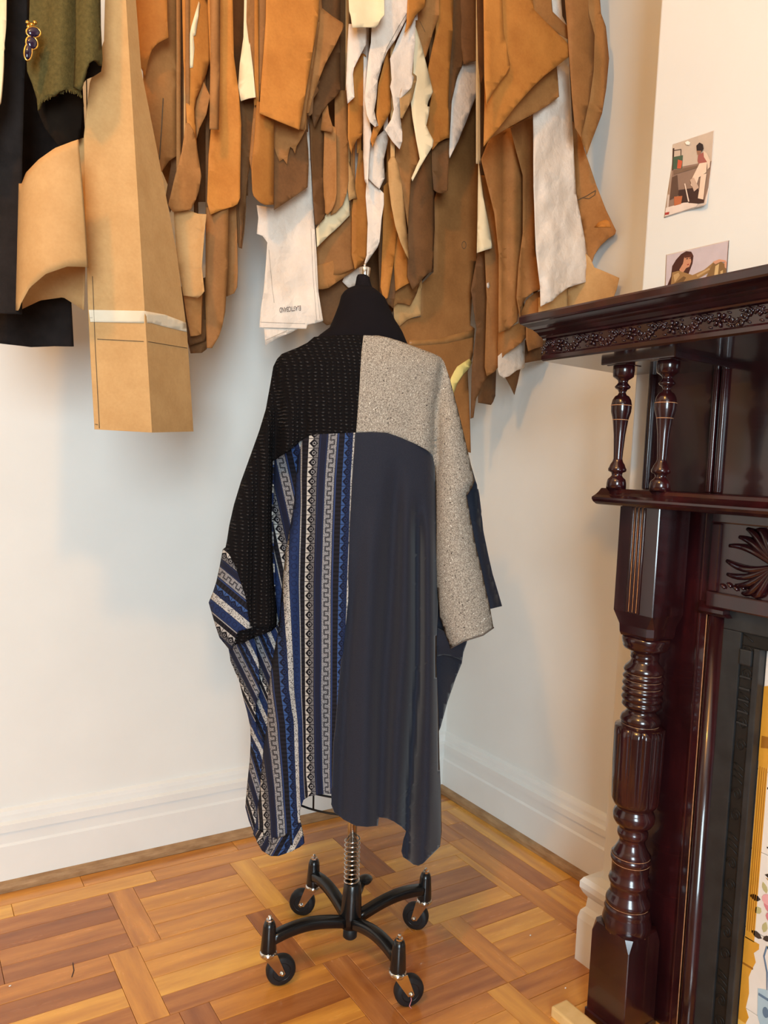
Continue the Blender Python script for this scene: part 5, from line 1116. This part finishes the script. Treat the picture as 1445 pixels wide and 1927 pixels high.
# side drape under the left sleeve
LE = [(1190, 424), (1221, 430), (1245, 434), (1282, 450), (1311, 457), (1340, 465), (1369, 471), (1396, 471.5), (1429, 470), (1456, 467), (1492, 463.6), (1519, 461.5), (1544, 468), (1566, 477)]
def uA(x, y):
    sh_ = 0.5*(min(y, 1417)-1250)+0.30*max(0, y-1417); return (4.67+((x-457)-sh_)/76.0, y/122.0)
def dA(x, y):
    return d0(x, y)-0.030+ridge(x, y, [(470, 1200), (480, 1260), (476, 1330), (480, 1420), (474, 1520)], 0.014, 9)
garment('striped_side_drape', [(x, y) for (y, x) in LE]+[(490, 1570), (494, 1500), (500, 1420), (496, 1400), (486, 1382), (480, 1360), (481, 1330), (489, 1300), (487, 1250), (480, 1205), (470, 1190)], MT['stripe'], dA, uA, 6)
garment('striped_inner_fold', [(470, 1180), (530, 1170), (528, 1200), (522, 1246), (514, 1300), (512, 1363), (506, 1400), (500, 1425), (488, 1400), (476, 1370), (474, 1330), (480, 1300), (476, 1250)], MT['stripe'],
        lambda x, y: d0(x, y)-0.046, lambda x, y: (4.42+((x-496)-0.43*(y-1279))/76.0, y/122.0), 6)
# navy back panel
def d_nav(px, py):
    d = d0(px, py)
    d += ridge(px, py, [(786, 980), (787, 1200), (784, 1291), (776, 1405), (768, 1520), (765, 1600)], -0.042, 9)
    d += ridge(px, py, [(806, 1000), (808, 1300), (804, 1500), (798, 1600)], 0.028, 16)
    d += ridge(px, py, [(745, 900), (736, 1100), (722, 1300), (716, 1560)], -0.020, 16)
    d += ridge(px, py, [(764, 950), (760, 1200), (745, 1400), (738, 1550)], 0.016, 13)
    d += ridge(px, py, [(700, 1000), (690, 1300), (685, 1560)], 0.015, 18)
    d += ridge(px, py, [(664, 1100), (650, 1300), (640, 1500)], -0.014, 10)
    d += 0.004*math.exp(-max(0, px-interp(xs_of(SEAM), py))/6.0)
    d -= 0.03*math.exp(-max(0, interp([(850, 820), (1246, 822.6), (1378, 826), (1565, 831), (1629, 831)], py)-px)/6.0)
    return d
garment('navy_back_panel', [(669, 814.5), (698, 813), (729, 815), (752, 823), (780, 835), (803.5, 847), (816, 857), (820, 877), (823, 917), (825, 987), (823, 1057), (824, 1104), (824, 1150), (822, 1197), (821, 1250), (825, 1337), (826, 1378), (827, 1428), (829.5, 1485), (831, 1565), (828, 1593), (812, 1609), (796, 1625), (787, 1629), (778, 1627), (760, 1613), (757, 1602), (761, 1579), (765, 1565), (757.5, 1556), (741.5, 1546), (728, 1540), (713, 1538), (711, 1554), (691, 1556), (668.5, 1554), (646, 1542), (630, 1529), (624, 1513), (623, 1485)]+SEAM[::-1][1:-1], MT['navy'], d_nav, None, 6)
# navy side drape and sleeve lining at the right
garment('navy_side_drape', [(812, 1100), (850, 1150), (880, 1195), (878.5, 1209), (872, 1228), (869, 1248), (858, 1275), (842, 1321), (829, 1369), (815, 1400), (810, 1250)], MT['navy'], lambda x, y: d0(x, y)-0.055-0.02*sm((x-822)/40.0), None, 7)
garment('sleeve_lining', [(820, 1180), (840, 1190), (852, 1215), (872, 1205), (879, 1206), (872, 1226), (869, 1243), (860, 1239), (846, 1234), (834, 1232), (823, 1235)], MT['navy'], lambda x, y: d0(x, y)-0.028+0.012*math.sin((y-1180)*0.06), None, 6)
# black yoke and sleeve
SXL = [(672, 520), (690, 512), (770, 500), (860, 470), (950, 440), (1020, 426), (1067, 413), (1113, 401), (1134, 392.5), (1163, 401), (1183, 407), (1221, 430)]
SXR = [(672, 524), (865, 514), (980, 512), (1105, 516), (1146, 521), (1180, 520), (1225, 505)]
SDM = [(672, 0.020), (700, 0.025), (800, 0.050), (1000, 0.072), (1180, 0.082), (1230, 0.07)]
def tubew(px, py, a, b):
    l, r = interp(a, py), interp(b, py); w_ = (px-(l+r)/2)/max(4.0, (r-l)/2); return math.sqrt(max(0.0, 1-min(1.0, w_*w_)))
def d_slv(px, py):
    k = sm((py-690)/140.0)
    d = interp(SDM, py) + k*0.042*tubew(px, py, SXL, SXR)
    d += k*ridge(px, py, [(490, 820), (480, 1000), (478, 1180)], -0.012, 8) + k*ridge(px, py, [(506, 780), (500, 1000), (505, 1180)], 0.008, 6)
    return d
def d_blk(px, py):
    xr = interp(SXR, py); b = sm((px-(xr-3))/8.0)
    y_ = d0(px, py) - 0.014*math.exp(-((px-(xr+7))/6.0)**2)*sm((py-700)/60.0)
    y_ += ridge(px, py, [(545, 760), (540, 860)], 0.010, 14) + ridge(px, py, [(572, 760), (566, 840)], -0.010, 12)
    return d_slv(px, py)*(1-b) + y_*b
garment('black_yoke', [(684, 629), (640, 631), (600, 633), (591, 634), (578, 645), (560, 654), (545, 660), (530, 666), (521, 676), (514, 690), (509, 720), (500, 770), (488, 810), (470, 860), (453, 907), (440, 950), (431, 990), (427, 1017), (424, 1031), (442, 1063), (453, 1096), (462, 1123), (469, 1156), (473, 1179), (496, 1180), (520, 1180), (521, 1146), (516, 1105), (512, 1042), (511, 980), (512, 920), (513, 868), (524, 859), (544.5, 847), (565, 830), (582, 820), (600, 817), (670, 814), (675.5, 740), (680, 663)], MT['boucle'], d_blk, None, 6, 0.003)
garment('black_cuff', [(446, 1184), (473, 1176), (520, 1177), (512, 1187), (500, 1192), (486, 1197), (470, 1204), (455, 1212), (445, 1211), (440, 1202)], MT['boucle'], lambda x, y: d_slv(x, y)-0.010, None, 6, 0.003)
garment('striped_sleeve', [(425, 1029), (443, 1061), (455, 1094), (464, 1121), (471, 1154), (475, 1181), (448, 1188), (442, 1202), (438, 1214), (436, 1224), (430, 1221), (413, 1200), (407, 1183), (401, 1163), (392.5, 1134), (401, 1113), (407, 1094), (413, 1067), (419, 1034)], MT['stripe'], lambda x, y: d_slv(x, y)-0.004,
        lambda x, y: (4.42+0.00674*(y-1040.2)-0.00564*(x-415.3), (x+0.6*y)/122.0), 6)
garment('left_sleeve_front', [(526, 682), (519, 696), (507, 772), (477, 864), (448, 953), (434, 1020), (420, 1068), (408, 1115), (400, 1134), (407, 1161), (419, 1196), (438, 1218), (470, 1195), (520, 1180), (516, 1105), (512, 980), (514, 865), (522, 700)], MT['stripe'], lambda x, y: interp(SDM, y)-0.05*sm((y-690)/140.0)*tubew(x, y, SXL, SXR), lambda x, y: (4.42+0.00674*(y-1040.2)-0.00564*(x-415.3), (x+0.6*y)/122.0), 9)
# grey tweed yoke and sleeve
TXL = [(676, 830), (730, 826), (778, 822), (849, 820), (917, 819), (1057, 819), (1127, 823), (1160, 827), (1195, 838), (1220, 848)]
TXR = [(676, 834), (690, 840), (745, 855), (805, 872), (860, 884), (905, 893), (933, 882), (973, 887), (1024, 896), (1071, 907), (1146, 924), (1220, 936)]
TDM = [(676, 0.018), (700, 0.022), (800, 0.045), (1000, 0.070), (1220, 0.085)]
def d_tslv(px, py):
    k = sm((py-690)/140.0); return interp(TDM, py) + k*0.045*tubew(px, py, TXL, TXR)
def d_twd(px, py):
    xl = interp(TXL, py); b = sm((px-(xl-5))/8.0)
    y_ = d0(px, py) - 0.012*math.exp(-((px-(xl-4))/5.0)**2)*sm((py-690)/60.0)
    y_ += ridge(px, py, [(800, 760), (796, 840)], 0.006, 14)
    return d_tslv(px, py)*b + y_*(1-b)
garment('grey_tweed_yoke', [(684, 629.5), (700, 629), (730, 635), (750, 641), (780, 652), (810, 663), (822, 668), (830, 673), (836, 682), (847, 715), (855, 745), (864, 780), (873.6, 820), (883, 861), (893, 905), (887.6, 919), (878, 933), (885, 973), (894.6, 1024), (906, 1071), (915.6, 1115), (922.6, 1146), (928.5, 1181), (908.6, 1195), (873.6, 1206), (855, 1216), (848, 1220), (838.5, 1195), (827, 1160), (823, 1127), (819, 1057), (821, 987), (819, 917), (818, 877), (815, 856), (803.5, 846.5), (780, 834.5), (752, 822.5), (729, 814.5), (698, 812.5), (670, 814), (675.5, 740), (680, 663)], MT['tweed'], d_twd, None, 6, 0.003)
garment('navy_sleeve_front', [(834, 690), (850, 740), (866, 800), (880, 860), (893, 905), (899, 921), (904, 963), (907.5, 998), (915.6, 1038), (925, 1080), (934, 1110), (943, 1141), (922.6, 1146), (915, 1150), (880, 1165), (840, 1160), (826, 1080), (822, 900), (826, 760)], MT['navy'], lambda x, y: interp(TDM, y)-0.045*sm((y-700)/140.0)*min(1.0, 0.35+tubew(x, y, TXL, [(676, 834), (905, 893), (998, 908), (1080, 925), (1141, 943), (1220, 948)])), None, 8)
# hem overlock on the tweed cuff
line = [(928.5, 1181), (908.6, 1195), (873.6, 1206), (855, 1216), (848, 1220)]
make_tube('overlocked_hem', [G(x, y, d_twd(x, y)+0.001) for (a, b) in zip(line, line[1:]) for (x, y) in [(a[0]+(b[0]-a[0])*i/5, a[1]+(b[1]-a[1])*i/5) for i in range(5)]]+[G(848, 1220, d_twd(848, 1220))], 0.0016, flat('overlock_thread', rgb(92, 84, 78), 0.9), coat, 6)
# front of the coat, facing the wall
def d_frt(px, py): return -0.85*d0(px, py)-0.004
garment('striped_front_panel', [(520, 690), (560, 664), (600, 650), (664, 660), (662, 900), (655, 1200), (645, 1470), (600, 1475), (530, 1500), (488, 1500), (476, 1480), (478, 1429), (480, 1380), (466, 1311), (446, 1235), (476, 1190), (510, 1000), (515, 860)], MT['stripe'], d_frt, lambda x, y: (4.1+(x-531)/122.0, y/122.0), 14)
garment('navy_front_panel', [(830, 680), (800, 665), (750, 650), (668, 660), (668, 900), (662, 1200), (655, 1475), (720, 1480), (790, 1500), (820, 1490), (820, 1369), (832, 1321), (857, 1248), (864, 1209), (830, 1150), (822, 900)], MT['navy'], d_frt, None, 14)
# high collar
loft('funnel_collar', [prow(*q) for q in ((655, 585, 772, 0.62), (646, 592, 768, 0.72), (636, 602, 763, 0.8), (622, 620, 757, 0.88), (600, 629, 743, 0.9), (576, 638, 732, 0.9), (560, 642, 725, 0.9), (551, 648, 716, 0.9), (544, 657, 707, 0.9), (541, 664, 702, 0.9))], flat('black_collar_wool', rgb(20, 17, 20), 0.95, 0.1), coat, True)
